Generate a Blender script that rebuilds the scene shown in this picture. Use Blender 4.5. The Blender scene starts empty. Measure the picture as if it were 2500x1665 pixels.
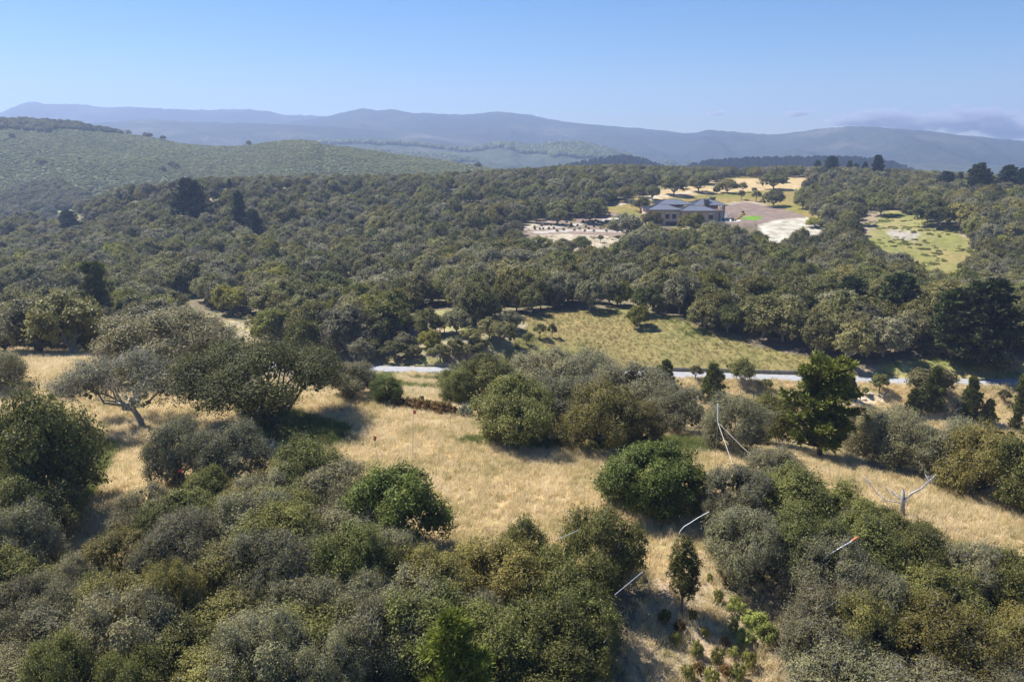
import bpy, math, random
import numpy as np
from math import radians as rad

# ------------------------------------------------------------------ camera, world, sun, exposure
scene = bpy.context.scene
COL = scene.collection
H = 28.0
PITCH = 13.6
FPX = 1944.0                       # focal length in pixels of the 2500 px wide photograph
cam_data = bpy.data.cameras.new('camera')
cam_data.sensor_width = 36.0
cam_data.lens = 36.0 * FPX / 2500.0
cam_data.clip_start = 0.5
cam_data.clip_end = 60000.0
cam = bpy.data.objects.new('camera', cam_data)
cam.location = (0, 0, H)
cam.rotation_euler = (rad(90 - PITCH), 0, 0)
COL.objects.link(cam)
scene.camera = cam

SUN_EL = 54.0
sx, sy = -0.86, 0.51               # horizontal direction towards the sun
sl = math.hypot(sx, sy); sx /= sl; sy /= sl
sun_dir = np.array([sx * math.cos(rad(SUN_EL)), sy * math.cos(rad(SUN_EL)), math.sin(rad(SUN_EL))])
world = bpy.data.worlds.new('World')
scene.world = world
world.use_nodes = True
wn = world.node_tree.nodes; wl = world.node_tree.links
wn.clear()
sky = wn.new('ShaderNodeTexSky'); sky.sky_type = 'NISHITA'; sky.sun_disc = False
sky.sun_elevation = rad(SUN_EL)
sky.sun_rotation = math.atan2(sx, sy)
sky.altitude = 300; sky.air_density = 1.0; sky.dust_density = 0.2; sky.ozone_density = 4.0
bg = wn.new('ShaderNodeBackground'); bg.inputs['Strength'].default_value = 0.061
wo = wn.new('ShaderNodeOutputWorld')
hsw = wn.new('ShaderNodeHueSaturation'); hsw.inputs['Saturation'].default_value = 1.3
tin = wn.new('ShaderNodeMix'); tin.data_type = 'RGBA'; tin.blend_type = 'MULTIPLY'; tin.inputs['Factor'].default_value = 1.0
tin.inputs['B'].default_value = (.85, .87, .97, 1)
wl.new(sky.outputs[0], hsw.inputs['Color']); wl.new(hsw.outputs[0], tin.inputs['A'])
wl.new(tin.outputs['Result'], bg.inputs[0]); wl.new(bg.outputs[0], wo.inputs[0])

sun_data = bpy.data.lights.new('sun', 'SUN')
sun_data.energy = 4.6
sun_data.angle = rad(0.5)
sun_data.color = (1.0, 0.955, 0.88)
sun = bpy.data.objects.new('sun', sun_data)
from mathutils import Vector
sun.rotation_euler = Vector(sun_dir).to_track_quat('Z', 'Y').to_euler()
sun.location = (-100, 100, 300)
COL.objects.link(sun)

scene.view_settings.view_transform = 'Standard'
scene.view_settings.look = 'None'
scene.view_settings.exposure = 1.12
scene.view_settings.gamma = 1.0
scene.view_settings.use_curve_mapping = False
cy = scene.cycles
cy.max_bounces = 4; cy.diffuse_bounces = 3; cy.glossy_bounces = 1; cy.transmission_bounces = 2
cy.transparent_max_bounces = 8; cy.volume_bounces = 0
cy.use_denoising = True
cy.caustics_reflective = False; cy.caustics_refractive = False

HAZE_DENSITY = 0.00023
HAZE_COLOR = (0.50, 0.65, 1.0)

# ------------------------------------------------------------------ photograph geometry helpers
cp, sp = math.cos(rad(PITCH)), math.sin(rad(PITCH))

def ray(px, py):
    u = (px - 1250.0) / FPX; v = (832.5 - py) / FPX
    return np.array([u, cp + v * sp, -sp + v * cp])

def at_z(px, py, z):
    d = ray(px, py); t = (z - H) / d[2]
    return d[0] * t, d[1] * t

def at_y(px, py, Y):
    d = ray(px, py); t = Y / d[1]
    return np.array([d[0] * t, Y, H + d[2] * t])

def project(x, y, z):
    zz = np.asarray(z) - H
    dep = y * cp - zz * sp
    up = y * sp + zz * cp
    dep = np.where(dep < 0.1, 0.1, dep)
    return 1250.0 + FPX * x / dep, 832.5 - FPX * up / dep, dep

def in_poly(px, py, poly):
    px = np.asarray(px, float); py = np.asarray(py, float)
    ins = np.zeros(px.shape, bool)
    n = len(poly)
    for i in range(n):
        x0, y0 = poly[i]; x1, y1 = poly[(i + 1) % n]
        c = ((y0 > py) != (y1 > py))
        with np.errstate(divide='ignore', invalid='ignore'):
            xi = (x1 - x0) * (py - y0) / ((y1 - y0) if y1 != y0 else 1e-9) + x0
        ins ^= c & (px < xi)
    return ins

def _hash(ix, iy, seed):
    n = (ix.astype(np.int64) * 374761393 + iy.astype(np.int64) * 668265263 + seed * 1442695041) & 0x7fffffff
    n = ((n ^ (n >> 13)) * 1274126177) & 0x7fffffff
    n = (n ^ (n >> 16)) & 0xffff
    return n / 65535.0

def vnoise(x, y, seed=0):
    x = np.asarray(x, float); y = np.asarray(y, float)
    ix = np.floor(x); iy = np.floor(y)
    fx = x - ix; fy = y - iy
    fx = fx * fx * (3 - 2 * fx); fy = fy * fy * (3 - 2 * fy)
    a = _hash(ix, iy, seed); b = _hash(ix + 1, iy, seed); c = _hash(ix, iy + 1, seed); d = _hash(ix + 1, iy + 1, seed)
    return (a * (1 - fx) + b * fx) * (1 - fy) + (c * (1 - fx) + d * fx) * fy

def fbm(x, y, seed=0, octv=4):
    s = 0; amp = 0.5
    for k in range(octv):
        s = s + amp * (vnoise(x, y, seed + 17 * k) - 0.5) * 2
        x = x * 2.03 + 11.3; y = y * 2.03 + 7.7; amp *= 0.5
    return s

def smooth(a, b, x):
    t = np.clip((x - a) / (b - a), 0, 1)
    return t * t * (3 - 2 * t)

# ------------------------------------------------------------------ terrain height
PTS = [  # photo x, photo y, height of the ground there
    (1750, 1640, -3.4), (1700, 1450, -1.1), (1600, 1300, -.2), (1300, 1200, 0.2), (1000, 1100, 0.3), (715, 1045, 0.2),
    (340, 1035, 0), (500, 960, 0.2), (100, 905, 0.3), (230, 885, 0.3), (850, 975, 0.6), (1000, 992, 0.2), (1090, 1015, 0.1),
    (250, 1250, 0), (300, 1150, 0), (1500, 1100, 0), (1750, 1125, -0.1), (1900, 1145, -0.3), (2250, 1205, -0.8),
    (2480, 1260, -1.3), (2480, 1380, -1.4), (2100, 1400, -1.2), (100, 1260, -0.6),
    (1000, 960, -9), (1000, 932, -12.2), (850, 950, -6.5), (600, 920, -6.0), (400, 880, -6.5), (200, 855, -6.0), (0, 850, -5),
    (1850, 1012, -17), (2200, 1022, -17.3), (2450, 1022, -17.3), (1600, 1000, -15), (1350, 985, -13), (2050, 965, -15), (1750, 975, -15.5), (2300, 975, -15.3),
    (700, 893, -14), (950, 903, -14), (1130, 905, -14), (1400, 910, -14), (1700, 916, -14), (1900, 922, -14), (2150, 931, -14), (2350, 932, -14), (2600, 934, -14),
    (1000, 875, -13.4), (850, 860, -13), (1130, 840, -10.5), (1300, 830, -10.8), (1300, 785, -9), (1600, 800, -9.6), (1600, 872, -12.6), (1900, 892, -13.2), (1500, 850, -12),
    (2300, 902, -13), (2470, 890, -12.5), (520, 790, -12.5), (600, 740, -13), (400, 725, -14), (150, 800, -11), (200, 700, -16), (100, 620, -20),
    (250, 575, -17), (0, 560, -19), (120, 545, -15), (220, 520, -9.5), (300, 500, -4), (500, 600, -12), (500, 500, 0), (500, 472, 3), (800, 600, -12), (800, 500, -3), (800, 452, 5),
    (1100, 700, -12), (1100, 565, -8), (1100, 455, 5), (1400, 428, 9), (1400, 565, -7.6), (1300, 610, -10), (1700, 552, -7.2), (1880, 550, -6.6), (1600, 552, -7.6),
    (1600, 502, -2), (1600, 468, 3), (1850, 500, -2), (1850, 450, 5), (1750, 436, 7), (2100, 600, -10.5), (2100, 540, -5), (2100, 450, 5),
    (2250, 600, -10), (2300, 640, -14), (2350, 550, -4), (2480, 485, 2), (2480, 600, -9), (1700, 700, -12), (2000, 700, -13), (2300, 750, -14),
    (2480, 750, -13), (1500, 650, -11), (1250, 720, -10.5), (2000, 432, 8), (2300, 462, 3.5),
]
WPTS = [(0, 30, -2.2), (-22, 32, -1.6), (20, 28, -5), (0, 8, -6), (-35, 8, -6), (35, 8, -8), (-70, 20, -6), (70, 20, -8), (-70, 70, -2), (75, 50, -4), (0, -40, -16), (-80, -30, -18), (80, -30, -18),
        (-300, 720, -44), (-200, 640, -38), (-120, 650, -24), (-420, 640, -48), (0, 900, -18), (300, 900, -14), (600, 900, -20), (-600, 900, -50), (-500, 600, -30), (500, 600, -8), (650, 350, -10), (-350, 300, -26), (-180, 160, -16), (250, 150, -18), (-110, 115, -6),
        (0, 1100, -50), (-600, 1150, -80), (600, 1150, -50), (110, 700, 1), (200, 700, 2), (160, 780, -8), (60, 760, -8), (-40, 600, -1), (0, 660, -7), (-80, 600, -6), (-20, 720, -16), (40, 700, 0)]
cx, cyy, cz = [], [], []
for a, b, z in PTS:
    X, Y = at_z(a, b, z); cx.append(X); cyy.append(Y); cz.append(z)
for X, Y, z in WPTS:
    cx.append(X); cyy.append(Y); cz.append(z)
cx = np.array(cx) / 100; cyy = np.array(cyy) / 100; cz = np.array(cz)

def _k(r2):
    return r2 * np.log(r2 + 1e-9) * 0.5

n = len(cx)
K = _k((cx[:, None] - cx[None]) ** 2 + (cyy[:, None] - cyy[None]) ** 2) + np.eye(n) * 0.0008
P = np.stack([np.ones(n), cx, cyy], 1)
A = np.zeros((n + 3, n + 3)); A[:n, :n] = K; A[:n, n:] = P; A[n:, :n] = P.T
W = np.linalg.solve(A, np.concatenate([cz, [0, 0, 0]]))

road_pts = [(-250, 868), (0, 872), (300, 880), (600, 889), (810, 897), (1000, 902.5), (1130, 905), (1400, 910), (1700, 916), (1900, 922), (2080, 927.5), (2200, 931), (2350, 932.5), (2500, 933.5), (2700, 935)]
rx, ry = zip(*[at_z(a, b, -14) for a, b in road_pts])
rx = np.array(rx); ry = np.array(ry)

def road_y(x):
    return np.interp(x, rx, ry)

def ground_z(x, y):
    x = np.asarray(x, float); y = np.asarray(y, float)
    sh = x.shape
    xf = x.ravel() / 100; yf = y.ravel() / 100
    yc = np.clip(yf, -1.5, 11.5); xc = np.clip(xf, -9, 9)
    out = np.empty(xf.shape)
    for s in range(0, len(xf), 20000):
        a = xc[s:s + 20000, None]; b = yc[s:s + 20000, None]
        out[s:s + 20000] = _k((a - cx[None]) ** 2 + (b - cyy[None]) ** 2) @ W[:n] + W[n] + W[n + 1] * a[:, 0] + W[n + 2] * b[:, 0]
    out = out.reshape(sh)
    r = np.hypot(x, y)
    out = out + fbm(x / 9, y / 9, 3, 3) * 0.25 + fbm(x / 40, y / 40, 5, 3) * np.clip((r - 120) / 200, 0, 1) * 1.2
    f = smooth(900, 1500, r)
    out = out * (1 - f) + (-75.0) * f
    # the road bed
    d = np.abs(y - road_y(x))
    k = 1 - smooth(2.6, 6.5, d)
    k = k * (np.abs(x) < 140)
    out = out * (1 - k) + (-14.04) * k
    # the level pad of the big house
    e = np.maximum(np.maximum(56 - x, x - 112), np.maximum(366 - y, y - 402))
    k2 = 1 - smooth(0, 7, e)
    out = out * (1 - k2) + (-7.4) * k2
    # the higher patio terrace on its right
    e = np.maximum(np.maximum(97.5 - x, x - 114), np.maximum(370 - y, y - 398))
    k2 = 1 - smooth(0, 3, e)
    return out * (1 - k2) + (-5.5) * k2

_ts = np.geomspace(14, 2500, 3000)
def hit(px, py):
    d = ray(px, py)
    L = _ts
    X = d[0] * L; Y = d[1] * L; Z = H + d[2] * L
    g = ground_z(X, Y)
    below = np.nonzero(Z < g)[0]
    if len(below) == 0:      # just over the skyline: the nearest ground below the ray
        m_ = (L > 60) & (L < 1200); j = np.nonzero(m_)[0][int(np.argmin((Z - g)[m_] / L[m_]))]
        return np.array([float(X[j]), float(Y[j]), float(g[j])])
    i = max(below[0], 1)
    a0 = Z[i - 1] - g[i - 1]; a1 = Z[i] - g[i]
    f = a0 / (a0 - a1 + 1e-12)
    t = L[i - 1] + (L[i] - L[i - 1]) * f
    x = float(d[0] * t); y = float(d[1] * t)
    return np.array([x, y, float(ground_z(np.array([x]), np.array([y]))[0])])

# ------------------------------------------------------------------ object helpers
def tag(o, label=None, cat=None, group=None, kind=None):
    if label: o['label'] = label
    if cat: o['category'] = cat
    if group: o['group'] = group
    if kind: o['kind'] = kind
    return o

def empty(name, loc, rz=0.0, sc=(1, 1, 1)):
    o = bpy.data.objects.new(name, None)
    o.empty_display_size = 0.3
    o.location = loc; o.rotation_euler = (0, 0, rz); o.scale = sc
    COL.objects.link(o)
    return o

def link(name, me, parent=None, loc=(0, 0, 0)):
    o = bpy.data.objects.new(name, me)
    COL.objects.link(o)
    if parent: o.parent = parent
    o.location = loc
    return o

def mesh_np(name, V, F, mats=(), smoothf=False, attrs=None, midx=None):
    """V (n,3), F (m,3) or (m,4) array"""
    me = bpy.data.meshes.new(name)
    V = np.ascontiguousarray(V, dtype=np.float32); F = np.ascontiguousarray(F, dtype=np.int32)
    k = F.shape[1]
    me.vertices.add(len(V)); me.vertices.foreach_set('co', V.ravel())
    me.loops.add(F.size); me.loops.foreach_set('vertex_index', F.ravel())
    me.polygons.add(len(F)); me.polygons.foreach_set('loop_start', np.arange(0, F.size, k, dtype=np.int32))
    try:
        me.polygons.foreach_set('loop_total', np.full(len(F), k, dtype=np.int32))
    except Exception:
        pass
    if midx is not None: me.polygons.foreach_set('material_index', np.ascontiguousarray(midx, dtype=np.int32))
    me.polygons.foreach_set('use_smooth', np.full(len(F), smoothf, dtype=bool))
    for m in mats: me.materials.append(m)
    if attrs:
        for an, (ty, arr) in attrs.items():
            at = me.attributes.new(an, ty, 'POINT')
            arr = np.ascontiguousarray(arr, dtype=np.float32)
            if ty == 'FLOAT': at.data.foreach_set('value', arr)
            elif ty == 'FLOAT_COLOR': at.data.foreach_set('color', arr.ravel())
            elif ty == 'FLOAT_VECTOR': at.data.foreach_set('vector', arr.ravel())
    me.update(calc_edges=True)
    me.validate()
    return me

class MB:
    """collects boxes, prisms and tubes into one mesh"""
    def __init__(s): s.v = []; s.f = []
    def poly(s, vs, fs):
        o = len(s.v); s.v += [tuple(map(float, p)) for p in vs]; s.f += [tuple(i + o for i in f) for f in fs]
        return s
    def box(s, x0, x1, y0, y1, z0, z1):
        return s.poly([(x0, y0, z0), (x1, y0, z0), (x1, y1, z0), (x0, y1, z0), (x0, y0, z1), (x1, y0, z1), (x1, y1, z1), (x0, y1, z1)],
                      [(0, 3, 2, 1), (4, 5, 6, 7), (0, 1, 5, 4), (1, 2, 6, 5), (2, 3, 7, 6), (3, 0, 4, 7)])
    def tube(s, pts, rads, sides=6):
        V, F = tube_np(np.array(pts, float), np.array(rads, float), sides)
        o = len(s.v); s.v += [tuple(p) for p in V.tolist()]; s.f += [tuple(int(i) + o for i in f) for f in F]
        o2 = len(s.v)
        s.f.append(tuple(range(o, o + sides))[::-1]); s.f.append(tuple(range(o2 - sides, o2)))
        return s
    def build(s, name, mat, parent=None, smoothf=False):
        me = bpy.data.meshes.new(name); me.from_pydata(s.v, [], s.f); me.update()
        if smoothf: me.polygons.foreach_set('use_smooth', [True] * len(me.polygons))
        me.materials.append(mat)
        return link(name, me, parent)

def tube_np(pts, rads, sides=5):
    n_ = len(pts)
    tan = np.gradient(pts, axis=0)
    tan /= np.linalg.norm(tan, axis=1)[:, None] + 1e-9
    ref = np.array([0.31, 0.17, 0.94]);
    a = np.cross(tan, ref); nn = np.linalg.norm(a, axis=1)
    a[nn < 1e-3] = (1, 0, 0); a /= np.linalg.norm(a, axis=1)[:, None]
    b = np.cross(tan, a)
    th = np.arange(sides) / sides * 2 * math.pi
    V = pts[:, None] + (a[:, None] * np.cos(th)[None, :, None] + b[:, None] * np.sin(th)[None, :, None]) * rads[:, None, None]
    V = V.reshape(-1, 3)
    F = []
    for i in range(n_ - 1):
        for j in range(sides):
            k = (j + 1) % sides
            F.append((i * sides + j, i * sides + k, (i + 1) * sides + k, (i + 1) * sides + j))
    return V, np.array(F, dtype=np.int32)

class NB:
    """numpy accumulator of quads"""
    def __init__(s): s.V = []; s.F = []; s.T = []; s.M = []; s.n = 0
    def add(s, V, F, tint=0.5, m=0):
        if len(V) == 0: return
        s.V.append(V); s.F.append(F + s.n); s.n += len(V)
        s.T.append(np.broadcast_to(np.asarray(tint, float), (len(V),)).copy()); s.M.append(np.full(len(F), m))
    def mesh(s, name, mats):
        return mesh_np(name, np.concatenate(s.V), np.concatenate(s.F), mats, False, {'tint': ('FLOAT', np.concatenate(s.T))}, np.concatenate(s.M))

# ------------------------------------------------------------------ materials
def new_mat(name):
    m = bpy.data.materials.new(name); m.use_nodes = True
    nt = m.node_tree; nt.nodes.clear()
    return m, nt.nodes, nt.links

def ramp(N, stops):
    r = N.new('ShaderNodeValToRGB')
    e = r.color_ramp.elements
    while len(e) < len(stops): e.new(0.5)
    for i, (p, c) in enumerate(stops):
        e[i].position = p; e[i].color = (*c, 1)
    return r

def plain(name, col, rough=0.8, var=0.15, scale=3.0, spec=0.3, metal=0.0, bump=0.0):
    m, N, L = new_mat(name)
    out = N.new('ShaderNodeOutputMaterial'); b = N.new('ShaderNodeBsdfPrincipled')
    g = N.new('ShaderNodeNewGeometry'); no = N.new('ShaderNodeTexNoise'); no.inputs['Scale'].default_value = scale; no.inputs['Detail'].default_value = 6
    L.new(g.outputs['Position'], no.inputs['Vector'])
    c0 = tuple(c * (1 - var) for c in col); c1 = tuple(min(1, c * (1 + var)) for c in col)
    r = ramp(N, [(0.3, c0), (0.7, c1)])
    L.new(no.outputs[0], r.inputs[0]); L.new(r.outputs[0], b.inputs['Base Color'])
    b.inputs['Roughness'].default_value = rough; b.inputs['Specular IOR Level'].default_value = spec; b.inputs['Metallic'].default_value = metal
    if bump:
        bp = N.new('ShaderNodeBump'); bp.inputs['Strength'].default_value = bump; bp.inputs['Distance'].default_value = 0.05
        L.new(no.outputs[0], bp.inputs['Height']); L.new(bp.outputs[0], b.inputs['Normal'])
    L.new(b.outputs[0], out.inputs[0])
    return m

def leaf_mat(name, dark, mid, light, trans=0.3, rough=0.6, hue=0.3, spec=0.2, alt=None):
    """leaf colour by the per-leaf tint, shifted a little from one tree to the next"""
    dark, mid, light = [(c[0] * 1.20, c[1] * 1.14, c[2] * 1.02) for c in (dark, mid, light)]
    m, N, L = new_mat(name)
    out = N.new('ShaderNodeOutputMaterial'); b = N.new('ShaderNodeBsdfPrincipled'); t = N.new('ShaderNodeBsdfTranslucent')
    mx = N.new('ShaderNodeMixShader'); mx.inputs[0].default_value = trans
    a = N.new('ShaderNodeAttribute'); a.attribute_name = 'tint'
    r = ramp(N, [(0.08, dark), (0.5, mid), (0.95, light)])
    L.new(a.outputs['Fac'], r.inputs[0])
    oi = N.new('ShaderNodeObjectInfo')
    alt = alt or (mid[0] * 1.35, mid[1] * 0.98, mid[2] * 0.9)
    mm = N.new('ShaderNodeMix'); mm.data_type = 'RGBA'; mm.blend_type = 'MIX'
    mul = N.new('ShaderNodeMath'); mul.operation = 'MULTIPLY'; mul.inputs[1].default_value = hue
    L.new(oi.outputs['Random'], mul.inputs[0]); L.new(mul.outputs[0], mm.inputs['Factor'])
    L.new(r.outputs[0], mm.inputs['A']); mm.inputs['B'].default_value = (*alt, 1)
    hs = N.new('ShaderNodeHueSaturation')
    mr = N.new('ShaderNodeMapRange'); mr.inputs['To Min'].default_value = 0.66; mr.inputs['To Max'].default_value = 1.36
    m2 = N.new('ShaderNodeMath'); m2.operation = 'MULTIPLY'; m2.inputs[1].default_value = 7.31
    m3 = N.new('ShaderNodeMath'); m3.operation = 'FRACT'
    L.new(oi.outputs['Random'], m2.inputs[0]); L.new(m2.outputs[0], m3.inputs[0]); L.new(m3.outputs[0], mr.inputs['Value'])
    L.new(mr.outputs[0], hs.inputs['Value']); L.new(mm.outputs['Result'], hs.inputs['Color'])
    L.new(hs.outputs[0], b.inputs['Base Color']); L.new(hs.outputs[0], t.inputs['Color'])
    b.inputs['Roughness'].default_value = rough; b.inputs['Specular IOR Level'].default_value = spec
    L.new(b.outputs[0], mx.inputs[1]); L.new(t.outputs[0], mx.inputs[2]); L.new(mx.outputs[0], out.inputs[0])
    return m

M_OAK = leaf_mat('oak_leaf', (.055, .066, .02), (.115, .13, .036), (.20, .215, .065))
M_DENSE = leaf_mat('dense_oak_leaf', (.042, .058, .014), (.088, .115, .026), (.16, .195, .05), hue=.15)
M_HERO = leaf_mat('spreading_oak_leaf', (.035, .042, .012), (.08, .088, .024), (.16, .165, .05), hue=.05)
M_GREY = leaf_mat('scrub_oak_leaf', (.09, .092, .046), (.165, .168, .088), (.26, .26, .145))
M_OLIVE = leaf_mat('olive_oak_leaf', (.08, .08, .022), (.15, .145, .042), (.25, .235, .07))
M_MIDG = leaf_mat('forest_grey_oak_leaf', (.11, .11, .06), (.19, .19, .11), (.30, .295, .18), hue=.4, alt=(.2, .17, .11))
M_MIDY = leaf_mat('forest_green_oak_leaf', (.085, .098, .018), (.17, .182, .032), (.28, .29, .055), hue=.3)
M_MID = leaf_mat('forest_oak_leaf', (.08, .086, .026), (.155, .16, .05), (.26, .265, .095), hue=.5, alt=(.22, .18, .085))
M_PINE = leaf_mat('pine_needle', (.042, .055, .013), (.085, .102, .02), (.16, .175, .032), hue=.1, trans=.15)
M_PINED = leaf_mat('dark_pine_needle', (.024, .038, .014), (.045, .062, .022), (.08, .10, .032), hue=.1, trans=.12)
M_FERN = leaf_mat('fern_leaf', (.16, .20, .05), (.26, .30, .09), (.36, .40, .13), trans=.3)
M_YELLOW = leaf_mat('yellow_shrub_leaf', (.30, .30, .03), (.45, .42, .04), (.6, .52, .05), trans=.2, hue=.1)
M_SEED = leaf_mat('seedling_leaf', (.11, .13, .035), (.19, .21, .06), (.28, .30, .10))
M_SAGE = leaf_mat('grey_sage_leaf', (.16, .20, .15), (.24, .29, .22), (.33, .38, .29))
M_RUST = leaf_mat('rusty_scrub_leaf', (.10, .075, .03), (.17, .12, .045), (.24, .19, .08))
M_CHAP = leaf_mat('chaparral_leaf', (.19, .22, .10), (.28, .31, .14), (.38, .41, .19), hue=.4, alt=(.24, .21, .12))
M_BARK = plain('oak_bark', (.13, .11, .09), .9, .35, 4.0, .1)
M_GBARK = plain('lichen_bark', (.30, .29, .27), .9, .3, 5.0, .1)
M_WHITEWOOD = plain('bleached_dead_wood', (.42, .40, .38), .8, .25, 6.0, .1)
M_TWIG = plain('lichen_twig', (.30, .285, .24), .9, .3, 3.0, .1)

# ------------------------------------------------------------------ plant generators (units of the crown radius)
def quads(c, nrm, L_, W_, rng, up=None):
    """rhombus leaves at c with normals nrm"""
    k = len(c)
    r = rng.normal(size=(k, 3))
    if up is not None: r = up + r * 0.25
    t = np.cross(nrm, np.cross(r, nrm)); t /= np.linalg.norm(t, axis=1)[:, None] + 1e-9
    b = np.cross(nrm, t)
    L_ = np.asarray(L_)[..., None] * 0.5; W_ = np.asarray(W_)[..., None] * 0.5
    V = np.stack([c - t * L_, c + b * W_, c + t * L_, c - b * W_], 1).reshape(-1, 3)
    F = np.arange(k * 4, dtype=np.int32).reshape(-1, 4)
    return V, F

def unit(v): return v / (np.linalg.norm(v, axis=-1, keepdims=True) + 1e-9)

def add_leaves(nb, rng, sc, sr, sdir, st, n_leaf, leaf, flat=0.75, rnd=0.5, wid=.62, m=0):
    k = rng.integers(0, len(sc), n_leaf)
    off = rng.normal(size=(n_leaf, 3)) * (sr[k] * 0.55)[:, None]; off[:, 2] *= flat
    c = sc[k] + off
    nrm = unit(sdir[k] * 0.8 + np.array([0, 0, 0.35]) + rng.normal(size=(n_leaf, 3)) * rnd)
    s = leaf * rng.uniform(.6, 1.4, n_leaf)
    V, F = quads(c, nrm, s, s * wid, rng)
    tint = np.clip(st[k] + rng.normal(size=n_leaf) * 0.17, 0, 1)
    nb.add(V, F, np.repeat(tint, 4), m)

def crown(nb, rng, lobes, n_spray, n_leaf, leaf, Ht=1.35, base=0.18, lobe_r=(.30, .46), spread=.64, lean=(0, 0), m=0, flatbottom=False):
    """an irregular dome of lobes, each lobe a shell of sprays, each spray a handful of leaves"""
    g = (1 + 5 ** .5) / 2
    LC = []; LR = []
    zc = base + (Ht - base) * .42; hz = (Ht - base) * .5
    for i in range(lobes):
        u = (i + .5) / lobes
        cosz = 1 - u * (1.15 if flatbottom else 1.55)
        az = 2 * math.pi * i / g + rng.uniform(-.5, .5)
        s_ = math.sqrt(max(0, 1 - cosz * cosz))
        rr = spread * rng.uniform(.72, 1.2)
        LC.append((s_ * math.cos(az) * rr + lean[0], s_ * math.sin(az) * rr + lean[1], zc + cosz * hz * rng.uniform(.62, .92)))
        LR.append(rng.uniform(*lobe_r))
    LC = np.array(LC); LR = np.array(LR)
    LZ = np.minimum(LR, hz * .62) * .9
    d = rng.normal(size=(n_spray, 3)); d[:, 2] = d[:, 2] * .9 + .35
    k = rng.integers(0, lobes, n_spray)
    outw = unit(LC[k] - np.array([lean[0], lean[1], zc]))
    d = unit(unit(d) + outw * .55)
    sc = LC[k] + d * np.stack([LR[k], LR[k], LZ[k]], 1) * np.where(rng.uniform(size=n_spray) < .12, rng.uniform(1.1, 1.32, n_spray), rng.uniform(.75, 1.06, n_spray))[:, None]
    # leave out sprays buried in another lobe
    dd = np.linalg.norm((sc[:, None] - LC[None]) / np.stack([LR, LR, LZ], 1)[None], axis=2)
    dd[np.arange(n_spray), k] = 9
    keep = dd.min(1) > .72
    keep &= sc[:, 2] > base * .55
    sc = sc[keep]; d = d[keep]; kk = k[keep]
    lobe_t = rng.uniform(-.14, .14, lobes)
    st = np.clip(.48 + lobe_t[kk] + rng.normal(size=len(sc)) * .11, .05, .95)
    sr = rng.uniform(.085, .15, len(sc))
    add_leaves(nb, rng, sc, sr, d, st, n_leaf, leaf, m=m)
    # inner occluder leaves added to block light; dark tint stands for crown shade
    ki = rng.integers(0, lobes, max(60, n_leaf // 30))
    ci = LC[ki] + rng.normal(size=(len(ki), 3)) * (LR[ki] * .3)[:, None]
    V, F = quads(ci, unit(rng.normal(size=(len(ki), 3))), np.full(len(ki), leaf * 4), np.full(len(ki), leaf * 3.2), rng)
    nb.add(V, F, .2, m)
    return LC, LR, sc

def limbs(nb, rng, LC, trunk_r=.05, fork=.16, lean=(0, 0), m=0, base_xy=(0, 0), sides=6, crook=.05):
    """a short trunk that forks into one crooked limb per lobe"""
    f = np.array([base_xy[0] * .3 + lean[0] * .2, base_xy[1] * .3 + lean[1] * .2, fork])
    V, F = tube_np(np.array([(base_xy[0], base_xy[1], -.06), (base_xy[0] * .8, base_xy[1] * .8, fork * .4), f]), np.array([trunk_r * 1.35, trunk_r, trunk_r * .9]), sides)
    nb.add(V, F, .5, m)
    for c in LC:
        a = f.copy(); pts = [a - np.array([0, 0, .02])]
        kx = 5
        for j in range(1, kx + 1):
            t = j / kx
            p = f + (c - f) * t
            p[2] = f[2] + (c[2] - f[2]) * (t ** 1.15)
            p = p + rng.normal(size=3) * crook * (1 - abs(2 * t - 1)) * (j < kx)
            pts.append(p)
        V, F = tube_np(np.array(pts), np.linspace(trunk_r * .62, trunk_r * .14, kx + 1), max(4, sides - 2))
        nb.add(V, F, .5, m)

def twigs(nb, rng, sc, center, count, length, r, m=0):
    """bare grey twigs that stick out of the crown"""
    k = rng.integers(0, len(sc), count)
    p0 = sc[k] + rng.normal(size=(count, 3)) * .05
    d = unit(unit(p0 - center) + rng.normal(size=(count, 3)) * .6 + np.array([0, 0, .25]))
    L_ = length * rng.uniform(.4, 1.3, count)
    p0 = p0 - d * (L_ * .7)[:, None]; p1 = p0 + d * L_[:, None] + rng.normal(size=(count, 3)) * length * .12
    a = unit(np.cross(d, rng.normal(size=(count, 3)))) * r
    b = unit(np.cross(d, a)) * r
    V = np.stack([p0 + a, p0 - a * .5 + b * .87, p0 - a * .5 - b * .87, p1 + a * .3, p1 - a * .15 + b * .26, p1 - a * .15 - b * .26], 1)
    base = np.arange(count)[:, None] * 6
    F = np.concatenate([base + np.array([0, 1, 4, 3]), base + np.array([1, 2, 5, 4]), base + np.array([2, 0, 3, 5])]).astype(np.int32)
    nb.add(V.reshape(-1, 3), F, .5, m)

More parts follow.
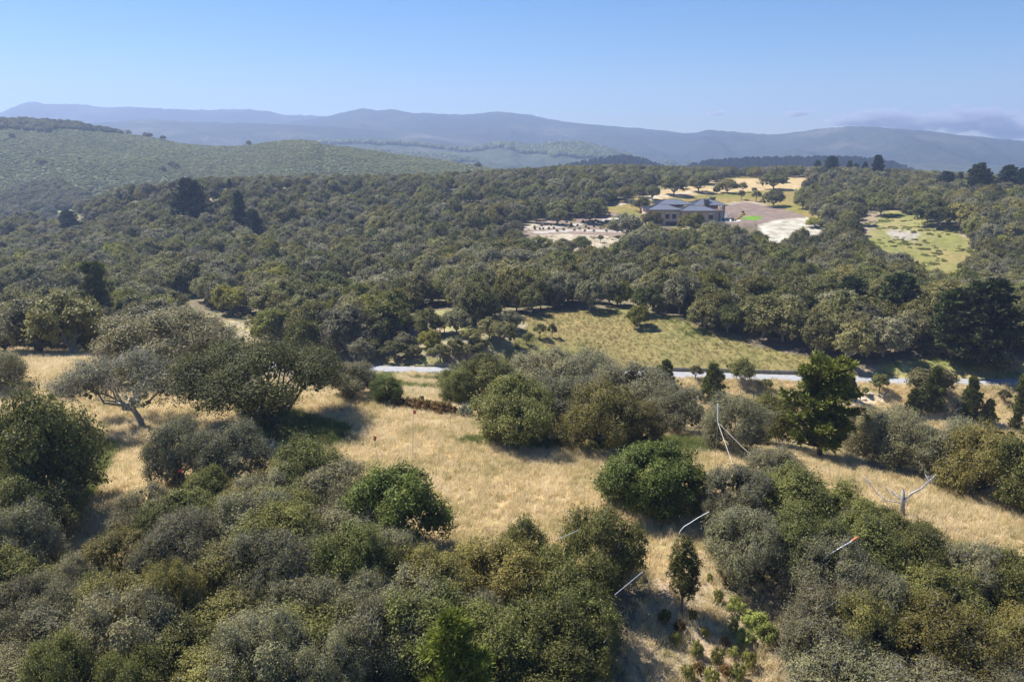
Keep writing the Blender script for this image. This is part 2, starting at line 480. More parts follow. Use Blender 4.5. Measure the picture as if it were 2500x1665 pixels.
def make_oak(name, seed, leafm, barkm, lobes=14, n_spray=520, n_leaf=24000, leaf=.036, n_twig=0, Ht=1.35, base=.18, lobe_r=(.30, .46), spread=.64, lean=(0, 0), flat=False, trunk_r=.05, fork=.16, base_xy=(0, 0), tl=.16, twig_r=.0035, twigm=None, sides=6, crook=.05):
    rng = np.random.default_rng(seed)
    nb = NB()
    LC, LR, sc = crown(nb, rng, lobes, n_spray, n_leaf, leaf, Ht, base, lobe_r, spread, lean, flatbottom=flat)
    cm = nb.mesh(name + '_crown', [leafm])
    tb = NB(); tw_ = NB()
    limbs(tb, rng, LC, trunk_r, fork, lean, base_xy=base_xy, sides=sides, crook=crook)
    wm = None
    if n_twig:
        twigs(tw_, rng, sc, np.array([0, 0, Ht * .4]), n_twig, tl, twig_r); wm = tw_.mesh(name + '_twigs', [twigm or M_TWIG])
    tm = tb.mesh(name + '_trunk', [barkm])
    return cm, tm, Ht, wm

def make_pine(name, seed, leafm, n_br=70, tufts=8, needles=22, R=.30, nl=.055, gap=.10, cone=1.0, nw=.012, topw=.15):
    """height 1: whorls of up-curved branches with needle tufts; gap = height of the bare trunk"""
    rng = np.random.default_rng(seed)
    nb = NB(); tb = NB()
    zs = np.linspace(-.03, .985, 9)
    cr = np.stack([rng.normal(size=9) * .008, rng.normal(size=9) * .008, zs], 1); cr[0, :2] = 0
    V, F = tube_np(cr, np.linspace(.024, .003, 9), 6); tb.add(V, F)
    SC = []; SD = []; ST = []
    for i in range(n_br):
        h = gap + (1 - gap) * (i / n_br) ** .92
        rr = R * (topw + (1 - topw) * ((1 - h) / (1 - gap)) ** cone) * rng.uniform(.45, 1.2)
        if h < gap + .15: rr *= rng.uniform(.55, .95)
        az = i * 2.399 + rng.uniform(-.4, .4)
        d = np.array([math.cos(az), math.sin(az), 0])
        p0 = np.array([np.interp(h, zs, cr[:, 0]), np.interp(h, zs, cr[:, 1]), h])
        rise = rng.uniform(.15, .5)
        pts = [p0 + d * rr * t + np.array([0, 0, rr * rise * t * t - rr * .08 * t]) + rng.normal(size=3) * .006 * (t > 0) for t in (0, .35, .7, 1)]
        V, F = tube_np(np.array(pts), np.array([.007, .005, .003, .002]) * (.6 + rr / R), 4); tb.add(V, F)
        bt = rng.uniform(.35, .65)
        for j in range(tufts):
            t = rng.uniform(.3, 1.03)
            p = pts[0] * (1 - t) + pts[-1] * t; p = p + rng.normal(size=3) * np.array([.022, .022, .012]) * (.5 + rr / R)
            SC.append(p); SD.append(unit(d * .8 + np.array([0, 0, .9]) + rng.normal(size=3) * .3)); ST.append(bt + (t - .7) * .25)
    for j in range(6):
        SC.append(np.array([cr[-1, 0], cr[-1, 1], .95 + j * .009])); SD.append(np.array([0, 0, 1.])); ST.append(.7)
    SC = np.array(SC); SD = np.array(SD); ST = np.clip(np.array(ST), .05, .95)
    k = np.repeat(np.arange(len(SC)), needles); kn = len(k)
    dirn = unit(SD[k] + rng.normal(size=(kn, 3)) * .75)
    L_ = nl * rng.uniform(.6, 1.25, kn)
    c = SC[k] + dirn * (L_ * .5)[:, None] + rng.normal(size=(kn, 3)) * .006
    nr = unit(np.cross(dirn, rng.normal(size=(kn, 3))))
    b = np.cross(nr, dirn)
    w = nw * rng.uniform(.7, 1.3, kn)
    V = np.stack([c - dirn * L_[:, None] * .5, c + b * w[:, None] * .5, c + dirn * L_[:, None] * .5, c - b * w[:, None] * .5], 1).reshape(-1, 3)
    nb.add(V, np.arange(kn * 4, dtype=np.int32).reshape(-1, 4), np.repeat(np.clip(ST[k] + rng.normal(size=kn) * .15, 0, 1), 4))
    return nb.mesh(name + '_crown', [leafm]), tb.mesh(name + '_trunk', [M_BARK]), 1.0, None

KINDS = {}
def near(kind, variants): KINDS[kind] = variants

near('dense', [make_oak('dense_oak', 11 + i, M_DENSE, M_BARK, lobes=16, n_spray=560, n_leaf=26000, leaf=.042, base=.06, lobe_r=(.26, .40)) for i in range(3)])
near('green', [make_oak('green_oak', 31 + i, M_OAK, M_BARK, lobes=15, n_spray=620, n_leaf=24000, leaf=.038, base=.10, n_twig=500, lobe_r=(.27, .42)) for i in range(4)])
near('grey', [make_oak('grey_oak', 51 + i, M_GREY, M_GBARK, lobes=13, n_spray=700, n_leaf=21000, leaf=.034, base=.10, n_twig=3000, lobe_r=(.28, .44), tl=.15) for i in range(3)])
near('olive', [make_oak('olive_oak', 71 + i, M_OLIVE, M_BARK, lobes=14, n_spray=620, n_leaf=23000, leaf=.034, base=.08, n_twig=700) for i in range(2)])
near('bare', [make_oak('lichen_oak', 91, M_GREY, M_GBARK, lobes=13, n_spray=300, n_leaf=9000, leaf=.03, base=.40, n_twig=2600, lobe_r=(.22, .40), spread=.72, trunk_r=.05, fork=.36, tl=.2, twig_r=.0042, flat=True, crook=.10, lean=(-.12, 0), base_xy=(.16, 0), sides=8)])
near('spread', [make_oak('spreading_oak', 101, M_HERO, M_BARK, lobes=34, n_spray=1300, n_leaf=56000, leaf=.022, Ht=1.0, base=.36, lobe_r=(.17, .27), spread=.74, trunk_r=.042, fork=.13, flat=True, n_twig=500, base_xy=(.3, 0), sides=8, crook=.07),
                make_oak('spreading_oak', 107, M_OAK, M_BARK, lobes=26, n_spray=1100, n_leaf=40000, leaf=.025, Ht=1.0, base=.28, lobe_r=(.2, .3), spread=.72, trunk_r=.04, fork=.16, flat=True, n_twig=900, sides=8, crook=.07)])
near('pine', [make_pine('pine', 201, M_PINE, 62, 12, 30, .38, .06, .12, .75, .012, .3), make_pine('pine', 202, M_PINE, 80, 9, 24, .34, .07, .03, .9, .016, .12), make_pine('pine', 203, M_PINE, 70, 9, 26, .42, .075, .0, .8, .016, .15)])
M_PINEY = leaf_mat('young_pine_needle', (.06, .085, .015), (.13, .165, .025), (.22, .26, .05), hue=.1, trans=.25)
near('brightpine', [make_pine('young_pine', 221, M_PINEY, 60, 9, 26, .42, .07, .0, .85, .010, .12)])
near('darkpine', [make_pine('dark_pine', 211, M_PINED, 90, 9, 26, .36, .055, .12, .5, .018, .05), make_pine('dark_pine', 212, M_PINED, 80, 9, 24, .28, .07, .05, .8, .022, .2)])
near('slim', [make_oak('slim_oak', 441, M_OAK, M_BARK, lobes=16, n_spray=420, n_leaf=11000, leaf=.07, Ht=4.2, base=.45, lobe_r=(.38, .62), spread=.42, trunk_r=.07, fork=.9, n_twig=300)])
MIDN = 9
near('mid', [make_oak('forest_oak', 301 + i, [M_MID, M_MIDG, M_MID, M_MIDY, M_OAK, M_MIDG, M_OLIVE, M_MID, M_GREY][i], M_GBARK, lobes=12 + (i % 3) * 3, n_spray=240, n_leaf=6500, leaf=.072, base=.22 + .05 * (i % 3), lobe_r=(.26, .42), sides=5, flat=(i % 2 == 0), n_twig=(260 if i in (1, 5, 8) else 0), tl=.2, twig_r=.008, fork=.22) for i in range(MIDN)])
near('small', [make_oak('young_oak', 401 + i, M_MID, M_BARK, lobes=9, n_spray=130, n_leaf=4500, leaf=.08, Ht=1.7, base=.55, lobe_r=(.26, .42), spread=.6, sides=5, flat=True, trunk_r=.06, fork=.55) for i in range(3)])
near('low', [make_oak('low_scrub', 421 + i, [M_RUST, M_SAGE, M_FERN, M_YELLOW, M_OAK, M_SEED][i], M_BARK, lobes=9, n_spray=110, n_leaf=2600, leaf=.09, Ht=1.0, base=.0, lobe_r=(.3, .5), sides=4, trunk_r=.03, fork=.05) for i in range(6)])

CATS = {'brightpine': 'pine tree', 'dense': 'tree', 'green': 'tree', 'grey': 'tree', 'olive': 'tree', 'bare': 'tree', 'spread': 'tree', 'pine': 'pine tree', 'darkpine': 'pine tree', 'mid': 'tree', 'small': 'tree', 'low': 'shrub', 'slim': 'tree'}
NAMES = {'brightpine': 'pine_tree', 'dense': 'oak_tree', 'green': 'oak_tree', 'grey': 'oak_tree', 'olive': 'oak_tree', 'bare': 'oak_tree', 'spread': 'oak_tree', 'pine': 'pine_tree', 'darkpine': 'pine_tree', 'mid': 'oak_tree', 'small': 'young_oak_tree', 'low': 'shrub', 'slim': 'young_oak_tree'}
RNG = random.Random(5)
TREES = []          # (x, y, R) already planted

def plant(kind, x, y, z, R, Hh, label, group=None, v=None, rz=None, sq=1.0):
    vs = KINDS[kind]
    if v is None: v = RNG.randrange(len(vs))
    cm, tm, ht, wm = vs[v % len(vs)]
    if rz is None: rz = RNG.uniform(0, 6.28)
    if kind in ('pine', 'darkpine', 'brightpine'):
        sc = (Hh * sq, Hh * sq, Hh)
    else:
        sc = (R, R * sq, Hh / ht)
    root = empty(NAMES[kind], (x, y, z), rz, sc)
    tag(root, label, CATS[kind], group)
    link('crown', cm, root)
    link('trunk', tm, root)
    if wm: link('twigs', wm, root)['kind'] = 'stuff'
    TREES.append((x, y, R))
    return root

def plant_px(kind, px, py, w, h, label, group=None, v=None, rz=None, sq=1.0, dz=0.0):
    """plant where the trunk meets the ground in the photograph; w and h are the size seen there"""
    p = hit(px, py)
    if p is None: return
    dist = math.sqrt(p[0] ** 2 + p[1] ** 2 + (H - p[2]) ** 2)
    dep = project(p[0], p[1], p[2])[2]
    R = w / 2 * dep / FPX
    el = math.atan2(H - p[2], p[1])
    Hh = h * dep / FPX / math.cos(el) * (.97 if kind in ('pine', 'darkpine', 'brightpine', 'slim') else .97 - .3 * math.sin(el))
    if kind == 'brightpine': sq = R / (Hh * .42)
    if kind in ('pine', 'darkpine'):
        rr = {0: .38, 1: .34, 2: .42}[v or 0] if kind == 'pine' else {0: .36, 1: .28}[v or 0]
        sq = R / (Hh * rr)
        v = v or 0
    return plant(kind, p[0], p[1], p[2] + dz, R, Hh, label, group, v, rz, sq)

def scatter(name, pts, scl, rot, idx, variants, label=None, cat=None, vegkind='stuff'):
    """one object: variants (lists of meshes) instanced on points by geometry nodes"""
    me = bpy.data.meshes.new(name)
    pts = np.asarray(pts, np.float32)
    me.vertices.add(len(pts)); me.vertices.foreach_set('co', pts.ravel())
    for an, ty, arr in (('scl', 'FLOAT_VECTOR', scl), ('rot', 'FLOAT_VECTOR', rot)):
        at = me.attributes.new(an, ty, 'POINT'); at.data.foreach_set('vector', np.asarray(arr, np.float32).ravel())
    at = me.attributes.new('idx', 'INT', 'POINT'); at.data.foreach_set('value', np.asarray(idx, np.int32))
    o = link(name, me); tag(o, label, cat, None, vegkind)
    ng = bpy.data.node_groups.new(name, 'GeometryNodeTree')
    ng.interface.new_socket('Geometry', in_out='INPUT', socket_type='NodeSocketGeometry')
    ng.interface.new_socket('Geometry', in_out='OUTPUT', socket_type='NodeSocketGeometry')
    N, L = ng.nodes, ng.links
    gi = N.new('NodeGroupInput'); go = N.new('NodeGroupOutput')
    iop = N.new('GeometryNodeInstanceOnPoints'); iop.inputs['Pick Instance'].default_value = True
    J = N.new('GeometryNodeJoinGeometry')
    for vi, mset in enumerate(variants):
        g2i = N.new('GeometryNodeGeometryToInstance'); jj = N.new('GeometryNodeJoinGeometry')
        for q in mset:
            so = bpy.data.objects.new('leafy_part', q)
            oi = N.new('GeometryNodeObjectInfo'); oi.inputs['Object'].default_value = so
            L.new(oi.outputs['Geometry'], jj.inputs[0])
        L.new(jj.outputs[0], g2i.inputs[0]); L.new(g2i.outputs[0], J.inputs[0])
    def att(nm, ty):
        a = N.new('GeometryNodeInputNamedAttribute'); a.data_type = ty; a.inputs['Name'].default_value = nm
        return [s for s in a.outputs if s.enabled and s.name == 'Attribute'][0]
    L.new(J.outputs[0], iop.inputs['Instance'])
    L.new(gi.outputs[0], iop.inputs['Points'])
    L.new(att('idx', 'INT'), iop.inputs['Instance Index'])
    L.new(att('rot', 'FLOAT_VECTOR'), iop.inputs['Rotation'])
    L.new(att('scl', 'FLOAT_VECTOR'), iop.inputs['Scale'])
    L.new(iop.outputs[0], go.inputs[0])
    md = o.modifiers.new('scatter', 'NODES'); md.node_group = ng
    return o

# ------------------------------------------------------------------ ground: one sheet out to the horizon, colours by zone
nth = 620
th = np.linspace(rad(-66), rad(66), nth)
rr_ = np.concatenate([np.linspace(2, 24, 18), np.geomspace(25, 1600, 520)[0:], np.geomspace(1750, 16000, 26)])
TH, RR = np.meshgrid(th, rr_)
GX = RR * np.sin(TH); GY = RR * np.cos(TH) - 6.0
GZ = ground_z(GX, GY)
gpx, gpy, gdep = project(GX, GY, GZ)
wob = fbm(GX / 5, GY / 5, 9, 3); wob2 = fbm(GX / 2.2, GY / 2.2, 19, 3)
jx = gpx + wob * 1100 / np.maximum(gdep, 8) * 1.6
jy = gpy + wob2 * 1100 / np.maximum(gdep, 8) * .45
col = np.zeros(GX.shape + (3,))
col[:] = (.20, .17, .115)
clr = fbm(GX / 20, GY / 26, 77, 3)
col[(clr > .33) & ~((gpx > 2300) & (gpy < 700))] = (.30, .27, .14)
gn = fbm(GX / 14, GY / 14, 21, 4)[..., None]
col += gn * np.array((.03, .045, .01))
grassw = np.zeros(GX.shape)

def zone(poly, c, y0=0, y1=5000, g=0.0, mixn=0.0, c2=None):
    m = in_poly(jx, jy, poly) & (GY > y0) & (GY < y1)
    cc = np.array(c)[None]
    if c2 is not None:
        k = np.clip(fbm(GX[m] / mixn, GY[m] / mixn, 33, 4) * 1.6 + .45, 0, 1)[:, None]
        cc = cc * (1 - k) + np.array(c2)[None] * k
    col[m] = cc
    grassw[m] = g

BROW = 93
GOLD = (.58, .44, .25); GOLD2 = (.42, .36, .17)
# near meadow, strip behind its brow, bank below the road
zone([(-900, 2600), (-900, 700), (3400, 700), (3400, 2600)], GOLD, -10, 125, 1.0, 6.0, GOLD2)
zone([(760, 1010), (760, 890), (1700, 890), (1700, 1020)], (.36, .32, .15), 98, 170, 1.0, 5.0, (.24, .27, .12))
zone([(900, 1010), (900, 950), (1300, 950), (1300, 1020)], (.52, .40, .18), 98, 140, 1.0, 5.0, (.40, .34, .15))
zone([(1600, 1100), (1600, 900), (3000, 900), (3000, 1100)], (.46, .34, .18), 98, 170, 1.0, 5.0, (.32, .28, .12))
zone([(2080, 975), (2110, 955), (2170, 960), (2165, 985), (2100, 995)], (.62, .50, .36), 98, 170)
# under the near canopy: leaf litter
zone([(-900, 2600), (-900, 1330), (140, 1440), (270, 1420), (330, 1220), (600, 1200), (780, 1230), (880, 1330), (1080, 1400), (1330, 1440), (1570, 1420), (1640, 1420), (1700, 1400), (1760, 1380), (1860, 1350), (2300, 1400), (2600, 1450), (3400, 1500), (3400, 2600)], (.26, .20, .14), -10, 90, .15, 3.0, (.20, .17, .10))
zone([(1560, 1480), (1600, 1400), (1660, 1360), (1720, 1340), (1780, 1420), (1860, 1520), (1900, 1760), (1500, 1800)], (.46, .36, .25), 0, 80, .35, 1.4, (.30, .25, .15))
zone([(560, 1000), (640, 990), (860, 1050), (840, 1090), (700, 1090), (600, 1050)], (.20, .23, .06), 60, 100, 1.0, 3.0, (.30, .29, .10))
zone([(180, 1250), (250, 1080), (300, 1090), (200, 1260)], (.22, .23, .07), 50, 90, 1.0)
zone([(1440, 1180), (1480, 1230), (1620, 1270), (1720, 1260), (1700, 1200)], (.24, .26, .08), 50, 75, 1.0)
zone([(1090, 1080), (1250, 1100), (1500, 1110), (1760, 1110), (1760, 1080), (1300, 1060)], (.27, .29, .09), 60, 90, 1.0, 3.0, (.36, .32, .13))
# beyond the road
zone([(1190, 892), (1250, 840), (1250, 790), (1300, 766), (1400, 756), (1500, 758), (1640, 776), (1750, 811), (1850, 846), (2000, 878), (2030, 926), (1650, 912), (1400, 905)], (.27, .215, .095), 140, 260, .5, 12.0, (.22, .205, .08))
zone([(930, 880), (1010, 812), (1120, 795), (1290, 790), (1240, 850), (1180, 888), (1000, 893)], (.38, .31, .25), 140, 260, 0, 3.5, (.24, .24, .10))
zone([(860, 896), (900, 868), (1010, 872), (1200, 884), (1200, 899), (1000, 899)], (.27, .27, .10), 140, 200, .5, 3.0, (.36, .30, .18))
zone([(2100, 924), (2190, 880), (2330, 872), (2520, 885), (2560, 929)], (.26, .28, .09), 140, 200, .5, 4.0, (.38, .33, .15))
zone([(2000, 885), (2060, 880), (2160, 900), (2120, 922), (2030, 918)], (.34, .27, .18), 140, 200)
zone([(455, 765), (520, 770), (600, 790), (640, 835), (600, 862), (520, 850), (455, 800)], (.42, .35, .26), 120, 300, .2, 5.0, (.34, .31, .15))
zone([(820, 680), (880, 675), (900, 740), (830, 740)], (.36, .31, .18), 120, 400, 0, 5.0, (.25, .26, .09))
zone([(370, 748), (400, 728), (470, 720), (480, 728), (420, 742)], (.28, .30, .10), 120, 400)
# around the big house
zone([(1440, 560), (1480, 505), (1560, 480), (1700, 455), (1780, 430), (1970, 430), (2000, 470), (2060, 520), (1990, 540), (1700, 545), (1560, 560)], (.36, .27, .10), 300, 640, .2, 12.0, (.27, .26, .07))
zone([(1570, 476), (1640, 458), (1700, 446), (1790, 437), (1990, 432), (1960, 464), (1800, 468), (1680, 480), (1560, 492)], (.62, .47, .26), 380, 700)
zone([(1510, 502), (1600, 484), (1700, 470), (1700, 466), (1590, 480), (1510, 498)], (.66, .60, .52), 380, 700)
zone([(1740, 512), (1760, 500), (1830, 494), (1880, 504), (1940, 518), (2000, 545), (1960, 556), (1880, 552), (1800, 552), (1740, 545)], (.27, .205, .18), 340, 520, 0, 3.0, (.33, .25, .21))
zone([(1755, 503), (1830, 494), (1880, 505), (1870, 500), (1830, 491), (1750, 498)], (.52, .45, .38), 340, 560)
zone([(1850, 552), (1895, 538), (1960, 530), (2020, 545), (2010, 575), (1930, 600), (1870, 590)], (.74, .70, .62), 300, 480, 0, 3.0, (.44, .39, .32))
zone([(1822, 527), (1858, 528), (1852, 538), (1808, 537)], (.17, .34, .03), 340, 480)
zone([(1280, 575), (1300, 548), (1345, 530), (1420, 526), (1500, 520), (1560, 532), (1560, 560), (1510, 590), (1350, 592)], (.36, .27, .23), 300, 470, 0, 3.0, (.30, .24, .19))
zone([(1120, 575), (1290, 548), (1345, 540), (1300, 556), (1150, 600)], (.60, .54, .45), 300, 470)
zone([(1280, 562), (1330, 553), (1420, 545), (1470, 536), (1535, 532), (1470, 541), (1420, 550), (1330, 559)], (.62, .58, .54), 300, 470)
zone([(1300, 566), (1400, 560), (1520, 563), (1520, 567), (1400, 565), (1300, 571)], (.60, .56, .52), 300, 470)
zone([(1310, 574), (1380, 570), (1500, 577), (1560, 590), (1560, 660), (1350, 660), (1290, 620)], (.66, .58, .46), 260, 420, 0, 2.4, (.40, .33, .24))
zone([(1560, 570), (1650, 566), (1800, 580), (1860, 640), (1560, 650)], (.50, .44, .34), 260, 372, 0, 5.0, (.2, .17, .11))
zone([(1030, 590), (1140, 575), (1120, 600), (1050, 612)], (.55, .48, .36), 260, 420)
# the yellow-green slope on the right
zone([(2085, 575), (2105, 530), (2190, 512), (2260, 540), (2380, 560), (2395, 620), (2330, 700), (2270, 690), (2180, 640)], (.28, .29, .09), 250, 480, .3, 6.0, (.38, .33, .15))
zone([(2085, 560), (2105, 528), (2150, 520), (2130, 560), (2110, 590)], (.40, .32, .23), 250, 480)
zone([(2160, 562), (2200, 560), (2245, 568), (2235, 588), (2180, 588)], (.52, .47, .44), 250, 480, 0, 2.0, (.36, .33, .2))
zone([(2200, 605), (2390, 612), (2330, 700), (2270, 690)], (.38, .31, .13), 250, 480, .3, 8.0, (.31, .30, .10))
zone([(2330, 560), (2390, 555), (2400, 575), (2350, 580)], (.44, .37, .28), 250, 480)
#zone([(60, 537), (60, 525), (98, 527), (96, 539)], (.62, .52, .36), 300, 900)
#zone([(130, 531), (135, 516), (185, 516), (180, 531)], (.27, .31, .12), 300, 900)
grassw[np.abs(GY - road_y(GX)) < 2.6] = 0
col[GY > 255] *= .72
far = smooth(900, 1400, np.hypot(GX, GY))[..., None]
col = col * (1 - far) + np.array((.09, .10, .065)) * far
col *= (1 + fbm(GX / 1.3, GY / 1.3, 41, 3) * .22)[..., None]
col = np.clip(col, .01, .85)

m, N, L = new_mat('grass_and_soil')
out = N.new('ShaderNodeOutputMaterial'); b = N.new('ShaderNodeBsdfPrincipled')
va = N.new('ShaderNodeAttribute'); va.attribute_name = 'albedo'
g = N.new('ShaderNodeNewGeometry')
n1 = N.new('ShaderNodeTexNoise'); n1.inputs['Scale'].default_value = 3.2; n1.inputs['Detail'].default_value = 8; n1.inputs['Roughness'].default_value = .72
n2 = N.new('ShaderNodeTexNoise'); n2.inputs['Scale'].default_value = .45; n2.inputs['Detail'].default_value = 5
L.new(g.outputs['Position'], n1.inputs['Vector']); L.new(g.outputs['Position'], n2.inputs['Vector'])
r1 = ramp(N, [(.28, (.55, .52, .48)), (.5, (.98, .98, .98)), (.75, (1.35, 1.36, 1.38))])
r2 = ramp(N, [(.3, (.78, .82, .72)), (.7, (1.18, 1.12, 1.08))])
L.new(n1.outputs[0], r1.inputs[0]); L.new(n2.outputs[0], r2.inputs[0])
x1 = N.new('ShaderNodeMix'); x1.data_type = 'RGBA'; x1.blend_type = 'MULTIPLY'; x1.inputs['Factor'].default_value = 1
x2 = N.new('ShaderNodeMix'); x2.data_type = 'RGBA'; x2.blend_type = 'MULTIPLY'; x2.inputs['Factor'].default_value = 1
L.new(va.outputs['Color'], x1.inputs['A']); L.new(r1.outputs[0], x1.inputs['B'])
L.new(x1.outputs['Result'], x2.inputs['A']); L.new(r2.outputs[0], x2.inputs['B'])
L.new(x2.outputs['Result'], b.inputs['Base Color'])
bp = N.new('ShaderNodeBump'); bp.inputs['Strength'].default_value = .7; bp.inputs['Distance'].default_value = .25
L.new(n1.outputs[0], bp.inputs['Height']); L.new(bp.outputs[0], b.inputs['Normal'])
b.inputs['Roughness'].default_value = .95; b.inputs['Specular IOR Level'].default_value = .1
L.new(b.outputs[0], out.inputs[0])
M_GROUND = m
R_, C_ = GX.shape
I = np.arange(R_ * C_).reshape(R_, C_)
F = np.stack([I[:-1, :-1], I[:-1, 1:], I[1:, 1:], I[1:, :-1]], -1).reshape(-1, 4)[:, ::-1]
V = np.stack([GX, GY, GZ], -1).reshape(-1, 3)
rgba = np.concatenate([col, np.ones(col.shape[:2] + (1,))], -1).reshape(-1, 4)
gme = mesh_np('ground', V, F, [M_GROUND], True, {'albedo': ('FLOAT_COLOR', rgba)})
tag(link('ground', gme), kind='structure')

# ------------------------------------------------------------------ hills and mountain ranges with real depth
def skyline_mt(pts):
    a = np.array(pts, float); u = (a[:, 0] - 1250) / FPX; v = (832.5 - a[:, 1]) / FPX
    q = cp + v * sp
    return u / q, (-sp + v * cp) / q

class Hill:
    def __init__(s, sky_pts, Dc, Df, zf, shape=1.0, relief=0.0, rfreq=6.0, seed=1, m0=-.95, m1=.95, nm=420, nt=70, drop=0.0, rough=0.0):
        s.km, s.kt = skyline_mt(sky_pts)
        s.Dc, s.Df, s.zf, s.shape, s.relief, s.rf, s.seed, s.drop = Dc, Df, zf, shape, relief, rfreq, seed, drop
        s.rough = rough
        s.m = np.linspace(m0, m1, nm); s.t = np.concatenate([np.linspace(0, 1, nt), np.linspace(1, 1.6, 14)[1:]])
    def dist(s, m, t):
        Dc = np.interp(m, s.Dc[0], s.Dc[1]) if isinstance(s.Dc, tuple) else s.Dc
        Df = np.interp(m, s.Df[0], s.Df[1]) if isinstance(s.Df, tuple) else s.Df
        return Df + (Dc - Df) * t
    def z(s, m, t):
        m = np.asarray(m, float); t = np.asarray(t, float)
        tz = np.interp(m, s.km, s.kt)
        if s.rough: tz = tz + fbm(m * 160, m * 0 + 3.3, s.seed + 5, 4) * s.rough
        Dc = s.dist(m, 1.0)
        zc = H - s.drop + tz * Dc
        tt = np.clip(t, 0, 1)
        prof = np.where(t <= 1, np.sin(tt * math.pi / 2) ** s.shape * .55 + tt * .45, 1 - ((t - 1) * 1.3) ** 1.4)
        z = s.zf + (zc - s.zf) * prof
        D = s.dist(m, t); X = m * D
        rid = 1 - np.abs(fbm(m * s.rf + t * .8, t * 1.3 + m * 2, s.seed, 5)) * 2.2
        win = np.clip(1 - tt, 0, 1) ** .8 * np.clip(tt * 5, 0, 1)
        return z + (rid - .6) * s.relief * win
    def build(s, name, mat):
        Mg, Tg = np.meshgrid(s.m, s.t)
        D = s.dist(Mg, Tg); Z = s.z(Mg, Tg)
        V = np.stack([Mg * D, D, Z], -1).reshape(-1, 3)
        r, c = Mg.shape; I = np.arange(r * c).reshape(r, c)
        F = np.stack([I[:-1, :-1], I[:-1, 1:], I[1:, 1:], I[1:, :-1]], -1).reshape(-1, 4)
        return tag(link(name, mesh_np(name, V, F, [mat], True)), kind='structure')

def hill_mat(name, c0, c1, c2, scale, bump=0.0, dist=1.0):
    m, N, L = new_mat(name)
    out = N.new('ShaderNodeOutputMaterial'); b = N.new('ShaderNodeBsdfPrincipled'); g = N.new('ShaderNodeNewGeometry')
    n1 = N.new('ShaderNodeTexNoise'); n1.inputs['Scale'].default_value = scale; n1.inputs['Detail'].default_value = 9; n1.inputs['Roughness'].default_value = .62
    n2 = N.new('ShaderNodeTexNoise'); n2.inputs['Scale'].default_value = scale * 14; n2.inputs['Detail'].default_value = 6; n2.inputs['Roughness'].default_value = .7
    L.new(g.outputs['Position'], n1.inputs['Vector']); L.new(g.outputs['Position'], n2.inputs['Vector'])
    r = ramp(N, [(.38, c0), (.55, c1), (.72, c2)]); L.new(n1.outputs[0], r.inputs[0])
    r2 = ramp(N, [(.3, (.6, .6, .6)), (.7, (1.3, 1.3, 1.3))]); L.new(n2.outputs[0], r2.inputs[0])
    x = N.new('ShaderNodeMix'); x.data_type = 'RGBA'; x.blend_type = 'MULTIPLY'; x.inputs['Factor'].default_value = 1
    L.new(r.outputs[0], x.inputs['A']); L.new(r2.outputs[0], x.inputs['B']); L.new(x.outputs['Result'], b.inputs['Base Color'])
    bp = N.new('ShaderNodeBump'); bp.inputs['Strength'].default_value = bump; bp.inputs['Distance'].default_value = dist
    L.new(n2.outputs[0], bp.inputs['Height']); L.new(bp.outputs[0], b.inputs['Normal'])
    b.inputs['Roughness'].default_value = .95; b.inputs['Specular IOR Level'].default_value = .1
    L.new(b.outputs[0], out.inputs[0])
    return m

M_CHAPHILL = hill_mat('chaparral_slope', (.085, .10, .045), (.12, .14, .065), (.17, .18, .085), .012, .6, 1.0)
M_RANGE = hill_mat('wooded_mountain_side', (.025, .035, .028), (.045, .055, .04), (.15, .135, .10), .0022, .9, 12.0)
M_RANGE2 = hill_mat('grassy_mountain_side', (.05, .06, .035), (.065, .075, .045), (.10, .10, .06), .003, .9, 8.0)

left_hill = Hill([(-900, 255), (-300, 270), (0, 296), (100, 299), (200, 308), (250, 320), (300, 327), (370, 337), (450, 352), (520, 359), (570, 359), (620, 354), (680, 345), (730, 342), (772, 346), (785, 354), (850, 360), (920, 370), (1000, 383), (1100, 396), (1180, 408), (1280, 432), (1400, 460), (1600, 520)],
                 ([-.95, -.3, .0, .2], [1250, 1080, 900, 850]), 640, -46, .8, relief=12, rfreq=9, seed=4, m0=-1.0, m1=.22, nm=500, nt=110)
left_hill.build('hill', M_CHAPHILL)
far_range = Hill([(-1500, 300), (-600, 300), (-200, 292), (0, 277), (45, 257), (75, 250), (120, 255), (200, 256), (250, 264), (320, 262), (400, 267), (500, 270), (600, 267), (650, 273), (700, 282), (800, 285), (1000, 290), (1300, 310), (1700, 335), (2500, 350), (4200, 340)],
                 5000, 3600, -70, .8, relief=60, rfreq=10, seed=8, drop=-2, rough=.0015)
far_range.build('mountain_range', M_RANGE)
main_range = Hill([(-1500, 330), (-400, 315), (400, 305), (700, 300), (760, 290), (800, 283), (850, 273), (885, 265), (920, 272), (950, 267), (1000, 275), (1070, 278), (1130, 281), (1180, 276), (1220, 272), (1270, 279), (1300, 282), (1360, 295), (1430, 303), (1500, 309), (1600, 317), (1660, 324), (1690, 327), (1730, 317), (1770, 321), (1830, 325), (1890, 330), (1950, 322), (2000, 315), (2050, 311), (2100, 309), (2200, 315), (2300, 325), (2400, 336), (2500, 345), (2800, 355), (4200, 350)],
                  ([-1., .1, .4, 1.], [4300, 4200, 3300, 2900]), ([-1., .1, .4, 1.], [2700, 2700, 2100, 1800]), -75, .85, relief=80, rfreq=8, seed=15, rough=.0016)
main_range.build('mountain_range', M_RANGE)
